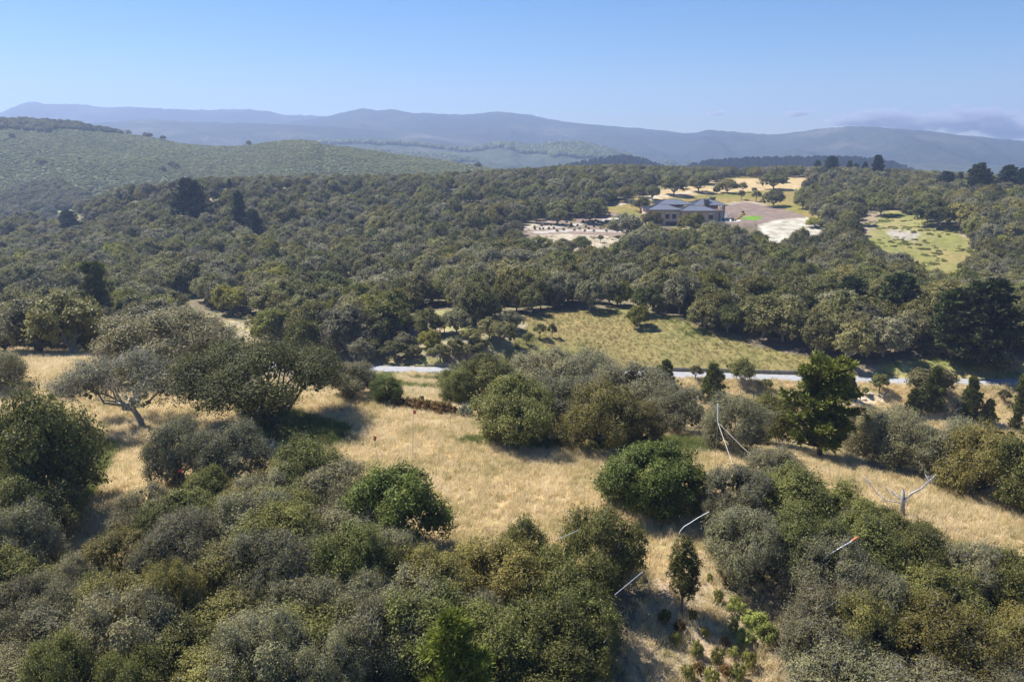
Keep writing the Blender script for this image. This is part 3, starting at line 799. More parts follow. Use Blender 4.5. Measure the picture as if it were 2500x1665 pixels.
mid_range = Hill([(-1500, 310), (-200, 300), (240, 302), (330, 293), (390, 291), (450, 297), (600, 302), (700, 303), (800, 309), (900, 317), (1000, 324), (1080, 328), (1150, 334), (1240, 341), (1300, 340), (1400, 348), (1500, 356), (1650, 372), (1800, 380), (2000, 372), (2200, 358), (2500, 376), (3000, 385), (4200, 390)],
                 3300, 2300, -75, .85, relief=50, rfreq=11, seed=22, rough=.0016)
mid_range.build('mountain_range', M_RANGE)
low_range = Hill([(-1500, 400), (700, 362), (790, 352), (850, 350), (970, 352), (1050, 358), (1130, 370), (1180, 366), (1215, 354), (1250, 356), (1290, 364), (1340, 357), (1370, 350), (1420, 354), (1480, 366), (1530, 380), (1600, 396), (1700, 402), (1900, 405), (2200, 398), (2500, 405), (4200, 410)],
                 2400, 1700, -72, .9, relief=45, rfreq=12, seed=31, rough=.0018)
low_range.build('hill', M_RANGE2)
pine_ridge = Hill([(-1500, 470), (900, 440), (1300, 430), (1440, 408), (1490, 398), (1530, 396), (1570, 404), (1610, 416), (1650, 430), (1690, 416), (1730, 408), (1800, 403), (1900, 400), (2000, 398), (2080, 399), (2140, 404), (2190, 414), (2240, 436), (2280, 460), (2400, 490), (4200, 520)],
                  1450, 1050, -70, .8, relief=6, rfreq=20, seed=44, m0=-.5, m1=.95)
pine_ridge.build('hill', M_CHAPHILL)

# ------------------------------------------------------------------ road, retaining walls
M_ROAD = plain('pale_worn_asphalt', (.31, .31, .318), .9, .16, 1.2, .2)
xs = np.arange(-230, 240, 1.5)
def road_strip(name, off0, off1, dz, mat):
    ys = road_y(xs); dx = np.gradient(ys, xs); nrm = np.stack([-dx, np.ones_like(dx)], 1); nrm /= np.linalg.norm(nrm, axis=1)[:, None]
    rows = []
    for o_ in np.linspace(off0, off1, 5):
        p = np.stack([xs, ys], 1) + nrm * (o_ + fbm(xs / 4, xs * 0 + o_, 3, 2) * (.18 if abs(o_) > 1.9 else 0))[:, None]
        rows.append(np.stack([p[:, 0], p[:, 1], ground_z(p[:, 0], p[:, 1]) + dz], 1))
    V = np.array(rows); r, c, _ = V.shape; I = np.arange(r * c).reshape(r, c)
    F = np.stack([I[:-1, :-1], I[:-1, 1:], I[1:, 1:], I[1:, :-1]], -1).reshape(-1, 4)
    return tag(link(name, mesh_np(name, V.reshape(-1, 3), F[:, ::-1], [mat], True)), kind='structure')
road_strip('road', -2.1, 2.1, .06, M_ROAD)

M_PLANK = plain('weathered_grey_timber', (.26, .24, .22), .9, .3, 2.5, .1)
def retaining_wall(pxa, pxb, hgt, label, steps=0):
    x0, _ = at_z(pxa, 900, -14); x1, _ = at_z(pxb, 925, -14)
    root = empty('retaining_wall', (x0, float(road_y(x0)) + 2.6, -14)); tag(root, label, 'retaining wall', 'low timber retaining walls along the road')
    n_ = int((x1 - x0) / 1.9); P0 = root.location
    for i in range(n_ + 1):
        x = x0 + (x1 - x0) * i / n_; y = float(road_y(x)) + 2.6
        k = 1.0
        if steps: k = min(1, (i + 1) / steps)
        mb = MB().box(x - P0.x - .07, x - P0.x + .07, y - P0.y - .16, y - P0.y - .02, -.2, hgt * k + .06)
        mb.build('post', M_PLANK, root)
        if i < n_:
            xb = x0 + (x1 - x0) * (i + 1) / n_; yb = float(road_y(xb)) + 2.6
            for q in range(3):
                z0 = q * hgt * k / 3 + .01; z1 = (q + 1) * hgt * k / 3 - .012
                j = .015 * (q % 2)
                a = (x - P0.x, y - P0.y + j); c = (xb - P0.x, yb - P0.y + j)
                MB().poly([(a[0], a[1], z0), (c[0], c[1], z0), (c[0], c[1] + .07, z0), (a[0], a[1] + .07, z0), (a[0], a[1], z1), (c[0], c[1], z1), (c[0], c[1] + .07, z1), (a[0], a[1] + .07, z1)],
                          [(0, 3, 2, 1), (4, 5, 6, 7), (0, 1, 5, 4), (1, 2, 6, 5), (2, 3, 7, 6), (3, 0, 4, 7)]).build('plank', M_PLANK, root)
retaining_wall(1010, 1240, .75, 'low grey timber retaining wall stepping up beside the left stretch of road, below the small oaks', 4)
retaining_wall(1560, 2040, .7, 'long low grey timber retaining wall between the road and the olive meadow')
retaining_wall(2400, 2560, .7, 'low timber retaining wall at the right end of the road, by the picture edge', 4)

# ------------------------------------------------------------------ the big house
M_STUCCO = plain('tan_stucco', (.52, .38, .28), .9, .06, 1.0, .1)
M_STONE = plain('pale_stone_cladding', (.42, .38, .32), .9, .3, 4.0, .1)
M_ROOF = plain('blue_grey_metal_roof', (.115, .125, .155), .45, .08, .6, .5)
M_FRAME = plain('dark_bronze_frame', (.03, .028, .026), .5, .1, 1.0, .4)
M_GLASS = plain('dark_window_glass', (.02, .025, .03), .08, .1, 1.0, .8)
M_SOFFIT = plain('brown_timber_soffit', (.12, .075, .05), .8, .1, 2.0, .2)
M_CONC = plain('pale_concrete_paving', (.72, .70, .66), .85, .06, 1.0, .2)
M_WHITE = plain('white_canvas', (.80, .80, .78), .8, .04, 1.0, .1)
M_DARKSTONE = plain('dark_chimney_stone', (.14, .12, .10), .9, .3, 5.0, .1)

def hip_roof(x0, x1, y0, y1, ze, zr, root, ridge_in=None, ov=.9):
    x0 -= ov; x1 += ov; y0 -= ov; y1 += ov
    ri = ridge_in or (y1 - y0) / 2; yc = (y0 + y1) / 2
    a, b_ = x0 + ri, x1 - ri
    mb = MB().poly([(x0, y0, ze), (x1, y0, ze), (x1, y1, ze), (x0, y1, ze), (a, yc, zr), (b_, yc, zr)], [(0, 1, 5, 4), (1, 2, 5), (2, 3, 4, 5), (3, 0, 4), (0, 3, 2, 1)])
    r = mb.build('roof', M_ROOF, root)
    MB().box(x0 - .06, x1 + .06, y0 - .06, y1 + .06, ze - .32, ze - .004).build('eave_board', M_SOFFIT, root)
    # standing seams on the front and back slopes and the ends
    s = MB()
    def seam(p, q):
        p = np.array(p); q = np.array(q); d = unit(q - p); sd = np.array((1, 0, 0)) if abs(d[0]) < .5 else np.array((0, 1, 0))
        nn = unit(np.cross(d, sd)); nn = nn if nn[2] > 0 else -nn
        w = sd * .05; hh = nn * .09
        s.poly([p - w, p + w, q + w, q - w, p - w + hh, p + w + hh, q + w + hh, q - w + hh], [(0, 1, 2, 3), (4, 7, 6, 5), (0, 4, 5, 1), (1, 5, 6, 2), (2, 6, 7, 3), (3, 7, 4, 0)])
    x = x0 + .5
    while x < x1 - .4:
        k = 1.0 if a <= x <= b_ else ((x - x0) / ri if x < a else (x1 - x) / ri)
        for ya in (y0, y1): seam((x, ya, ze), (x, ya + (yc - ya) * k, ze + (zr - ze) * k))
        x += .95
    y = y0 + .5
    while y < y1 - .4:
        k = 1 - abs(y - yc) / (yc - y0)
        seam((x0, y, ze), (x0 + ri * k, y, ze + (zr - ze) * k)); seam((x1, y, ze), (x1 - ri * k, y, ze + (zr - ze) * k)); y += .95
    o = s.build('standing_seam', M_ROOF, r); o['kind'] = 'stuff'
    for p, q in (((x0, y0), (a, yc)), ((x0, y1), (a, yc)), ((x1, y0), (b_, yc)), ((x1, y1), (b_, yc))):
        MB().tube([(p[0], p[1], ze + .05), (q[0], q[1], zr + .08)], [.1, .1], 4).build('hip_cap', M_SOFFIT, r)
    MB().tube([(a, yc, zr + .08), (b_, yc, zr + .08)], [.1, .1], 4).build('ridge_cap', M_SOFFIT, r)

def window(root, x0, x1, y, z0, z1, bars=1, side=-1):
    f = MB()
    t = .14
    f.box(x0, x1, y - .10, y + .02, z0, z0 + t).box(x0, x1, y - .10, y + .02, z1 - t, z1).box(x0, x0 + t, y - .10, y + .02, z0 + t, z1 - t).box(x1 - t, x1, y - .10, y + .02, z0 + t, z1 - t)
    for k in range(bars):
        xc = x0 + (x1 - x0) * (k + 1) / (bars + 1); f.box(xc - .05, xc + .05, y - .08, y + .02, z0 + t, z1 - t)
    w = f.build('window', M_FRAME, root)
    MB().box(x0 + t, x1 - t, y - .035, y - .005, z0 + t, z1 - t).build('pane', M_GLASS, w)
    if (z1 - z0) > 2: MB().box(x0 + t, x1 - t, y - .06, y - .036, z1 - .75, z1 - t).build('blind', M_WHITE, w)

HX, HY, HZ = 63.0, 377.0, -8.2
house = empty('house', (0, 0, 0)); tag(house, 'large tan stucco house with blue grey standing seam hip roofs on the hillside', 'house')
def wall_with_holes(x0, x1, y0, y1, z0, z1, holes, mat):
    """front wall at y0 with real openings, other walls plain"""
    xsn = sorted({x0, x1, *[h[0] for h in holes], *[h[1] for h in holes]})
    mb = MB()
    for a, b_ in zip(xsn[:-1], xsn[1:]):
        hs_ = sorted([(h[2], h[3]) for h in holes if h[0] <= a and h[1] >= b_])
        z = z0
        for h0, h1 in hs_:
            if h0 > z: mb.box(a, b_, y0, y0 + .35, z, h0)
            z = h1
        if z < z1: mb.box(a, b_, y0, y0 + .35, z, z1)
    mb.box(x0, x0 + .35, y0 + .35, y1, z0, z1); mb.box(x1 - .35, x1, y0 + .35, y1, z0, z1); mb.box(x0 + .35, x1 - .35, y1 - .35, y1, z0, z1)
    return mb.build('wall', mat, house)
gar = (72.3, 77.4, HZ + .05, HZ + 2.6)
w1 = [(66.9, 68.0, -3.0, -1.4), (69.0, 70.0, -3.0, -1.4), (72.0, 73.9, -4.2, -1.2), (75.2, 77.0, -4.2, -1.2), gar]
wall_with_holes(64.0, 79.0, 377.0, 396.0, HZ, -.33, w1, M_STUCCO)
for h_ in w1[:4]: window(house, h_[0], h_[1], 377.2, h_[2], h_[3], 0 if h_[1] - h_[0] < 1.5 else 1)
MB().box(gar[0], gar[1], 378.2, 378.4, gar[2], gar[3]).build('garage_shade_panel', M_FRAME, house)  # near-black panel stands in for the dark inside of the garage opening
w2 = [(81.5, 83.2, -2.4, -1.6), (92.0, 94.2, -4.4, -1.5)]
wall_with_holes(79.3, 95.2, 375.8, 392.0, HZ, -.72, w2, M_STUCCO)
for h_ in w2: window(house, h_[0], h_[1], 376.0, h_[2], h_[3], 1)
hip_roof(64.0, 79.3, 377.0, 393.0, 0.0, 1.9, house, 6.5)
hip_roof(79.0, 95.4, 375.8, 389.0, -.4, 1.55, house, 6.0)
# the two higher masses behind
MB().box(72, 84, 394, 404, HZ + 2, 1.2).build('rear_wall', M_STUCCO, house)
hip_roof(70.5, 87.0, 390.0, 405.5, 1.55, 3.5, house, 6.0)
MB().box(88, 100, 391, 402, HZ + 2, 1.0).build('rear_wall', M_STUCCO, house)
hip_roof(87.6, 103.0, 389.5, 403.0, 1.3, 3.7, house, 6.0)
# patio front on the right: stone piers, glass between
for i, (x, y) in enumerate([(96.2, 377.5), (97.4, 380.5), (99.5, 383.5), (101.0, 387), (103.0, 391)]):
    MB().box(x - .45, x + .45, y - .45, y + .45, HZ + 1, -.74 + (1.9 if i > 2 else 0)).build('pier', M_STONE, house)
    g_ = MB().box(x - .3, x + .3, y + .46, y + 2.5, HZ + 1.6, -1.6 + (1.9 if i > 2 else 0)); g_.build('glass_door', M_GLASS, house)
MB().box(95.4, 99.8, 377.0, 389.0, -.72, -.42).build('porch_roof', M_SOFFIT, house)
for cx_, cy_, z0_, z1_ in ((93.0, 385.0, .2, 3.0), (98.5, 396.5, 2.0, 4.9), (94.6, 392.5, 2.0, 4.1)):
    MB().box(cx_ - 1.25, cx_ + 1.25, cy_ - .8, cy_ + .8, z0_ - .8, z1_ - .5).build('chimney', M_DARKSTONE, house)
    c_ = MB().box(cx_ - 1.4, cx_ + 1.4, cy_ - .95, cy_ + .95, z1_ - .12, z1_)
    for q in (-1.2, 1.2): c_.box(cx_ + q - .1, cx_ + q + .1, cy_ - .7, cy_ + .7, z1_ - .5, z1_ - .12)
    c_.build('chimney_cap', M_FRAME, house)
for vx, vy, vz in ((74.5, 379.6, .55), (76.2, 379.6, .55), (81.5, 379.2, .4), (82.3, 378.2, .2)):
    MB().tube([(vx, vy, vz - .2), (vx, vy, vz + .45)], [.1, .1], 6).build('roof_vent', M_WHITE, house)

# patio, umbrellas, seats, flowers
PZ = -5.3
patio = MB().poly([(97.5, 374.8, PZ), (104.5, 373.3, PZ), (108.8, 380.5, PZ), (106.2, 390, PZ), (100, 392, PZ), (97.5, 374.8, -7.6), (104.5, 373.3, -7.6), (108.8, 380.5, -7.6), (106.2, 390, -7.6), (100, 392, -7.6)],
                  [(0, 1, 2, 3, 4), (5, 9, 8, 7, 6), (0, 5, 6, 1), (1, 6, 7, 2), (2, 7, 8, 3), (3, 8, 9, 4), (4, 9, 5, 0)]).build('patio', M_CONC)
tag(patio, kind='structure')
for i, (x, y, l) in enumerate([(100.2, 379.5, 'closed white patio umbrella nearest the house front, leftmost of three'), (102.6, 384.0, 'closed white patio umbrella in the middle of the three'), (104.5, 387.0, 'closed white patio umbrella rightmost and farthest back of the three')]):
    r = empty('patio_umbrella', (x, y, PZ)); tag(r, l, 'umbrella', 'closed white umbrellas on the house patio')
    MB().tube([(0, 0, 0), (0, 0, 3.3)], [.05, .05], 6).build('pole', M_FRAME, r)
    MB().tube([(0, 0, 1.0), (0, 0, 1.3), (0, 0, 2.2), (0, 0, 3.1), (0, 0, 3.5)], [.12, .32, .24, .16, .03], 8).build('folded_canopy', M_WHITE, r)
    MB().tube([(0, 0, 0), (0, 0, .12)], [.4, .4], 8).build('base', M_FRAME, r)
M_WICKER = plain('dark_wicker', (.10, .085, .075), .9, .2, 5, .1)
for i, (x, y, s_, l) in enumerate([(99.6, 377.6, 1.0, 'blue grey lounge chair beside the leftmost umbrella'), (101.0, 375.8, 1.0, 'dark patio chair at the front edge of the terrace'), (103.4, 375.6, 1.0, 'dark armchair near the front right corner of the terrace'), (104.9, 376.2, .8, 'small dark armchair at the right corner of the terrace'), (105.2, 382.2, 1.25, 'large dark sofa on the right side of the terrace')]):
    r = empty('patio_chair', (x, y, PZ), .4 * i, (s_, s_, s_)); tag(r, l, 'chair', 'outdoor seats on the house patio')
    MB().box(-.6, .6, -.45, .45, .12, .48).build('seat', M_WICKER, r)
    MB().box(-.6, .6, .32, .48, .49, 1.05).build('backrest', M_WICKER, r)
    for q in (-.66, .61): MB().box(q, q + .12, -.45, .45, 0, .72).build('armrest', M_WICKER, r)

def flat_building(name, px, py, w, h, dpt, label, roofm, wallm, cat='building', roof_h=.35, slope=0):
    p = hit(px, py); dep = project(*p)[2]; ww = w * dep / FPX; hh = h * dep / FPX
    r = empty(name, tuple(p)); tag(r, label, cat)
    MB().box(-ww / 2, ww / 2, 0, dpt, -1.5, hh - roof_h).build('wall', wallm, r)
    MB().poly([(-ww / 2 - .6, -.7, hh - roof_h + .003), (ww / 2 + .6, -.7, hh - roof_h + .003), (ww / 2 + .6, dpt + .5, hh - roof_h + slope), (-ww / 2 - .6, dpt + .5, hh - roof_h + slope),
               (-ww / 2 - .6, -.7, hh), (ww / 2 + .6, -.7, hh), (ww / 2 + .6, dpt + .5, hh + slope), (-ww / 2 - .6, dpt + .5, hh + slope)],
              [(0, 3, 2, 1), (4, 5, 6, 7), (0, 1, 5, 4), (1, 2, 6, 5), (2, 3, 7, 6), (3, 0, 4, 7)]).build('roof', roofm, r)
    k = max(1, int(ww / 5))
    for i in range(k):
        xc = -ww / 2 + ww * (i + .5) / k
        if hh > 2.2: window(r, xc - .8, xc + .8, -.02, .5, min(hh - roof_h - .2, 2.3), 0)
    return r, p
M_PALE = plain('pale_painted_roof', (.62, .62, .62), .7, .05, 1.0, .3)
flat_building('flat_roofed_house', 2345, 471, 52, 20, 9, 'long low house with pale flat roof under the dark pines at upper right', M_PALE, M_SOFFIT, 'house')
flat_building('flat_roofed_house', 2428, 474, 22, 13, 7, 'low grey roofed house half hidden between the two pine clumps at far upper right', plain('grey_roof', (.3, .31, .34), .7, .1, 1, .2), M_STONE, 'house')
flat_building('shed', 2116, 486, 13, 9, 3, 'small white shed with a dark roof among the oaks on the right hillside', M_FRAME, M_WHITE, 'shed', .6)
flat_building('shed', 2131, 448, 9, 9, 3, 'small white shed just below the pointed pines on the right skyline', M_WHITE, M_PALE, 'shed', .5)
p = hit(1957, 425); tw = empty('turret', tuple(p)); tag(tw, 'little white turret with a red tiled roof on the skyline', 'turret')
dep = project(*p)[2]; k = dep / FPX
MB().tube([(0, 0, -3), (0, 0, 13 * k)], [3 * k, 3 * k], 8).build('wall', M_WHITE, tw)
MB().tube([(0, 0, 13 * k + .01), (0, 0, 17.5 * k)], [4.2 * k, .3 * k], 8).build('roof', plain('red_roof_tile', (.42, .10, .05), .8, .2, 2, .1), tw)

# terrace walls of the garden left of the house
def low_wall(px0, py0, px1, py1, hgt, thick, label, mat):
    a = hit(px0, py0); c = hit(px1, py1); d = unit(c - a); nrm = np.array([-d[1], d[0], 0]) * thick
    r = empty('garden_wall', tuple(a)); tag(r, label, 'wall')
    kx = 6
    for i in range(kx):
        p_ = a + (c - a) * i / kx - a; q_ = a + (c - a) * (i + 1) / kx - a
        z0 = min(p_[2], q_[2]) - .6; z1 = max(p_[2], q_[2]) + hgt
        q_ = q_ - d * .03
        MB().poly([(p_[0], p_[1], z0), (q_[0], q_[1], z0), (q_[0] + nrm[0], q_[1] + nrm[1], z0), (p_[0] + nrm[0], p_[1] + nrm[1], z0), (p_[0], p_[1], z1), (q_[0], q_[1], z1), (q_[0] + nrm[0], q_[1] + nrm[1], z1), (p_[0] + nrm[0], p_[1] + nrm[1], z1)],
                  [(0, 3, 2, 1), (4, 5, 6, 7), (0, 1, 5, 4), (1, 2, 6, 5), (2, 3, 7, 6), (3, 0, 4, 7)]).build('panel', mat, r)
low_wall(1477, 543, 1512, 542, 1.1, .4, 'brown low wall holding up the pale terrace left of the house', M_SOFFIT)
low_wall(1499, 533, 1524, 527, 1.0, .5, 'pale stone wall behind the terrace left of the house', M_STONE)
tc = hit(1505, 541); dd = project(*tc)[2] / FPX
tb_ = MB().box(-16 * dd, 20 * dd, 0.9, 13, -.6, .9).build('terrace', M_CONC); tb_.location = tuple(tc); tag(tb_, kind='structure')
cv = hit(1592, 566); dd = project(*cv)[2] / FPX
circ = MB().tube([(0, 0, -.5), (0, 0, .25)], [9 * dd, 9 * dd], 20).build('round_paved_pad', M_CONC); circ.location = tuple(cv); circ.scale = (1, 1.4, 1); tag(circ, kind='structure')

# ------------------------------------------------------------------ named trees and shrubs, nearest first
G_LC = 'oaks of the thicket in the left foreground'
G_RC = 'oaks of the thicket in the right foreground'
G_MC = 'oaks of the clump in the middle of the meadow'
SPEC = [
 ('green', 115, 1262, 300, 330, 'big dark oak at the left edge with a wide shadow on its right', None, 0),
 ('green', 20, 1235, 230, 240, 'dark oak cut by the left picture edge beside the big dark oak', None, 1),
 ('green', 75, 1335, 230, 190, 'lower dark oak tucked under the big oak at the left edge', None, 2),
 ('grey', 55, 1440, 215, 215, 'grey green oak at the left edge below the dark oaks', None, 0),
 ('grey', 5, 952, 130, 108, 'grey oak at the left edge of the golden meadow', None, 1),
 ('bare', 326, 1042, 285, 190, 'lichen grey thin leaved oak with a bare leaning trunk', None, 0),
 ('grey', 380, 920, 300, 175, 'broad grey green oak right behind the lichen grey oak', None, 1),
 ('grey', 500, 905, 190, 140, 'grey crowned oak between the broad oak and the spreading oak', None, 2),
 ('spread', 634, 1040, 405, 205, 'big spreading oak with dark bent limbs and a green shadow patch', None, 0),
 ('grey', 438, 1190, 165, 175, 'thin grey brown oak with dark stems, left of the pair under the spreading oak', None, 0),
 ('grey', 560, 1195, 190, 175, 'grey green oak, right of the pair under the spreading oak', None, 1),
 ('dense', 962, 1345, 250, 230, 'dense dark green oak at the top of the left foreground thicket', None, 0),
 ('green', 1272, 1450, 150, 195, 'upright green oak with dark stems in the middle foreground', None, 0),
 ('green', 1458, 1430, 215, 205, 'rounded green oak right of the upright one in the middle foreground', None, 1),
 ('dense', 1588, 1242, 245, 178, 'lone dense bright green oak standing in the golden grass', None, 1),
 ('green', 1180, 985, 190, 120, 'brownish green oak at the upper left of the meadow clump', G_MC, 2),
 ('green', 1258, 1078, 225, 165, 'rounded green oak at the lower left front of the meadow clump', G_MC, 2),
 ('grey', 1330, 985, 200, 135, 'grey green oak at the top of the meadow clump', G_MC, 2),
 ('grey', 1440, 1000, 220, 145, 'lichen grey oak in the top middle of the meadow clump', G_MC, 0),
 ('olive', 1462, 1095, 200, 170, 'yellowish olive oak at the front middle of the meadow clump', G_MC, 0),
 ('grey', 1550, 1035, 220, 160, 'silvery grey oak on the right side of the meadow clump', G_MC, 1),
 ('olive', 1560, 1085, 130, 110, 'small olive oak at the front right of the meadow clump', G_MC, 1),
 ('grey', 1650, 1060, 170, 130, 'grey oak at the right end of the meadow clump', G_MC, 2),
 ('green', 1115, 985, 100, 90, 'small brown green oak at the left tip of the meadow clump', G_MC, 3),
 ('grey', 1375, 1045, 190, 140, 'dark grey oak in the heart of the meadow clump', G_MC, 1),
 ('grey', 1790, 1105, 170, 150, 'grey green oak right behind the white story pole', None, 0),
 ('green', 1872, 1090, 150, 140, 'olive green oak between the white story pole and the big pine', None, 0),
 ('grey', 2110, 1120, 150, 135, 'grey scrub oak just right of the big pine', None, 2),
 ('grey', 2195, 1150, 190, 160, 'wide lichen grey oak second to the right of the big pine', None, 0),
 ('grey', 2290, 1175, 200, 165, 'grey oak above the dead white snag', None, 1),
 ('olive', 2385, 1205, 210, 175, 'brown green oak up and right of the dead white snag', None, 0),
 ('green', 2490, 1232, 220, 195, 'dark oak on the right picture edge above the right meadow', None, 1),
 ('green', 2580, 1260, 220, 195, 'dark oak cut off by the right picture edge', None, 2),
 ('grey', 1880, 1215, 175, 125, 'brown green oak at the top tip of the right foreground thicket', G_RC, 0),
 ('grey', 1805, 1290, 190, 165, 'grey green oak on the upper left flank of the right foreground thicket', G_RC, 1),
 ('green', 1935, 1300, 210, 165, 'olive oak below the top tip of the right foreground thicket', G_RC, 0),
 ('green', 2055, 1305, 200, 118, 'brown green oak left of the dead white snag', G_RC, 1),
 ('green', 2175, 1350, 190, 110, 'brown green oak in front of the dead white snag', G_RC, 2),
 ('grey', 1755, 1290, 110, 90, 'small grey leaved oak at the left corner of the right foreground thicket', G_RC, 2),
 ('grey', 1820, 1400, 200, 170, 'grey green oak with the leftmost overhang of the right foreground thicket', G_RC, 2),
 ('green', 1960, 1420, 220, 180, 'green oak below the orange tipped stick in the right foreground', G_RC, 3),
 ('green', 2100, 1440, 230, 190, 'bright green oak right of the orange tipped stick', G_RC, 0),
 ('green', 2230, 1460, 210, 180, 'dark green oak at the right meadow edge, second from the snag', G_RC, 0),
 ('grey', 2345, 1480, 200, 165, 'grey brown oak at the lower right edge of the right meadow', G_RC, 0),
 ('green', 2455, 1500, 200, 165, 'green brown oak near the right edge, just under the meadow', G_RC, 1),
]
for kind, a, b_, w, h_, lab, grp, vi in SPEC:
    plant_px(kind, a, b_, w, h_, lab, grp, vi, rz=0.0 if kind in ('spread', 'bare') else None)

PINES = [
 ('pine', 2000, 1120, 220, 232, 'big green pine with up-swept branches right of the white story pole', 0),
 ('brightpine', 1112, 1830, 300, 285, 'yellow green pine top rising from the bottom edge', 0),
 ('pine', 1738, 985, 78, 95, 'young bushy pine below the road, left of the small roadside oak', 2),
 ('pine', 1624, 958, 70, 78, 'spiky dark pine top behind the right end of the meadow clump', 2),
 ('pine', 2072, 978, 42, 70, 'thin open young pine by the pale rocks below the road', 1),
 ('pine', 2275, 1010, 70, 110, 'green pine in front of the wide oak on the road bank', 1),
 ('pine', 2228, 1016, 60, 66, 'yellowish young pine left of the green pine on the road bank', 2),
 ('pine', 2366, 1024, 64, 100, 'dark upright pine on the road bank at the right', 1),
 ('pine', 2410, 1038, 54, 62, 'round topped young pine right of the dark upright pine', 2),
 ('pine', 2478, 1050, 40, 56, 'small yellowish pine low on the bank near the right edge', 2),
 ('pine', 2500, 1010, 70, 125, 'tall pine at the right picture edge below the road', 1),
 ('darkpine', 2390, 905, 200, 215, 'huge dark pine standing over the road at right', 0),
 ('darkpine', 2320, 880, 150, 170, 'dark pine crowding the left side of the huge dark pine', 0),
 ('darkpine', 2075, 790, 110, 110, 'dark pine in the woods above the right end of the olive meadow', 0),
 ('darkpine', 2190, 800, 130, 130, 'wide dark pine between the huge pine and the woods', 0),
 ('darkpine', 470, 548, 105, 108, 'large dark rounded pine rising above the woods on the left ridge', 0),
 ('darkpine', 588, 580, 42, 108, 'slender dark conifer right of the large pine on the left ridge', 1),
 ('darkpine', 622, 590, 52, 75, 'shorter dark conifer beside the slender one on the left ridge', 1),
 ('darkpine', 175, 592, 66, 76, 'dark pine in the valley woods below the green field', 0),
 ('darkpine', 32, 598, 38, 46, 'small dark pine at the left edge of the valley woods', 0),
 ('pine', 243, 800, 90, 155, 'sparse pine with a bare trunk behind the broad oak', 0),
 ('darkpine', 562, 472, 16, 34, 'tiny dark conifer on the left ridge crest', 1),
 ('darkpine', 867, 452, 18, 34, 'tiny dark conifer on the middle ridge crest', 1),
 ('darkpine', 1996, 412, 24, 38, 'leftmost small pine on the right skyline', 0),
 ('darkpine', 2030, 420, 46, 48, 'broad round pine on the right skyline', 0),
 ('darkpine', 2073, 424, 20, 38, 'pointed pine right of the broad one on the skyline', 1),
 ('darkpine', 2089, 424, 22, 32, 'short pine second right of the broad one on the skyline', 0),
 ('darkpine', 2110, 430, 20, 36, 'narrow pine left of the tall pointed one on the skyline', 1),
 ('darkpine', 2139, 440, 36, 58, 'tall pointed pine on the right skyline above the white shed', 1),
 ('darkpine', 2308, 466, 56, 46, 'flat topped pine clump left of the long flat roof', 0),
 ('darkpine', 2341, 462, 22, 40, 'thin pine behind the long flat roof', 0),
 ('darkpine', 2380, 492, 70, 90, 'tallest dark pine right of the long flat roof', 0),
 ('darkpine', 2398, 494, 46, 78, 'dark pine leaning on the tallest one at upper right', 0),
 ('darkpine', 2455, 476, 64, 70, 'wide pine near the upper right edge', 0),
 ('darkpine', 2490, 480, 44, 66, 'pine cut by the right edge on the skyline', 0),
]
for kind, a, b_, w, h_, lab, vi in PINES: plant_px(kind, a, b_, w, h_, lab, None, vi)

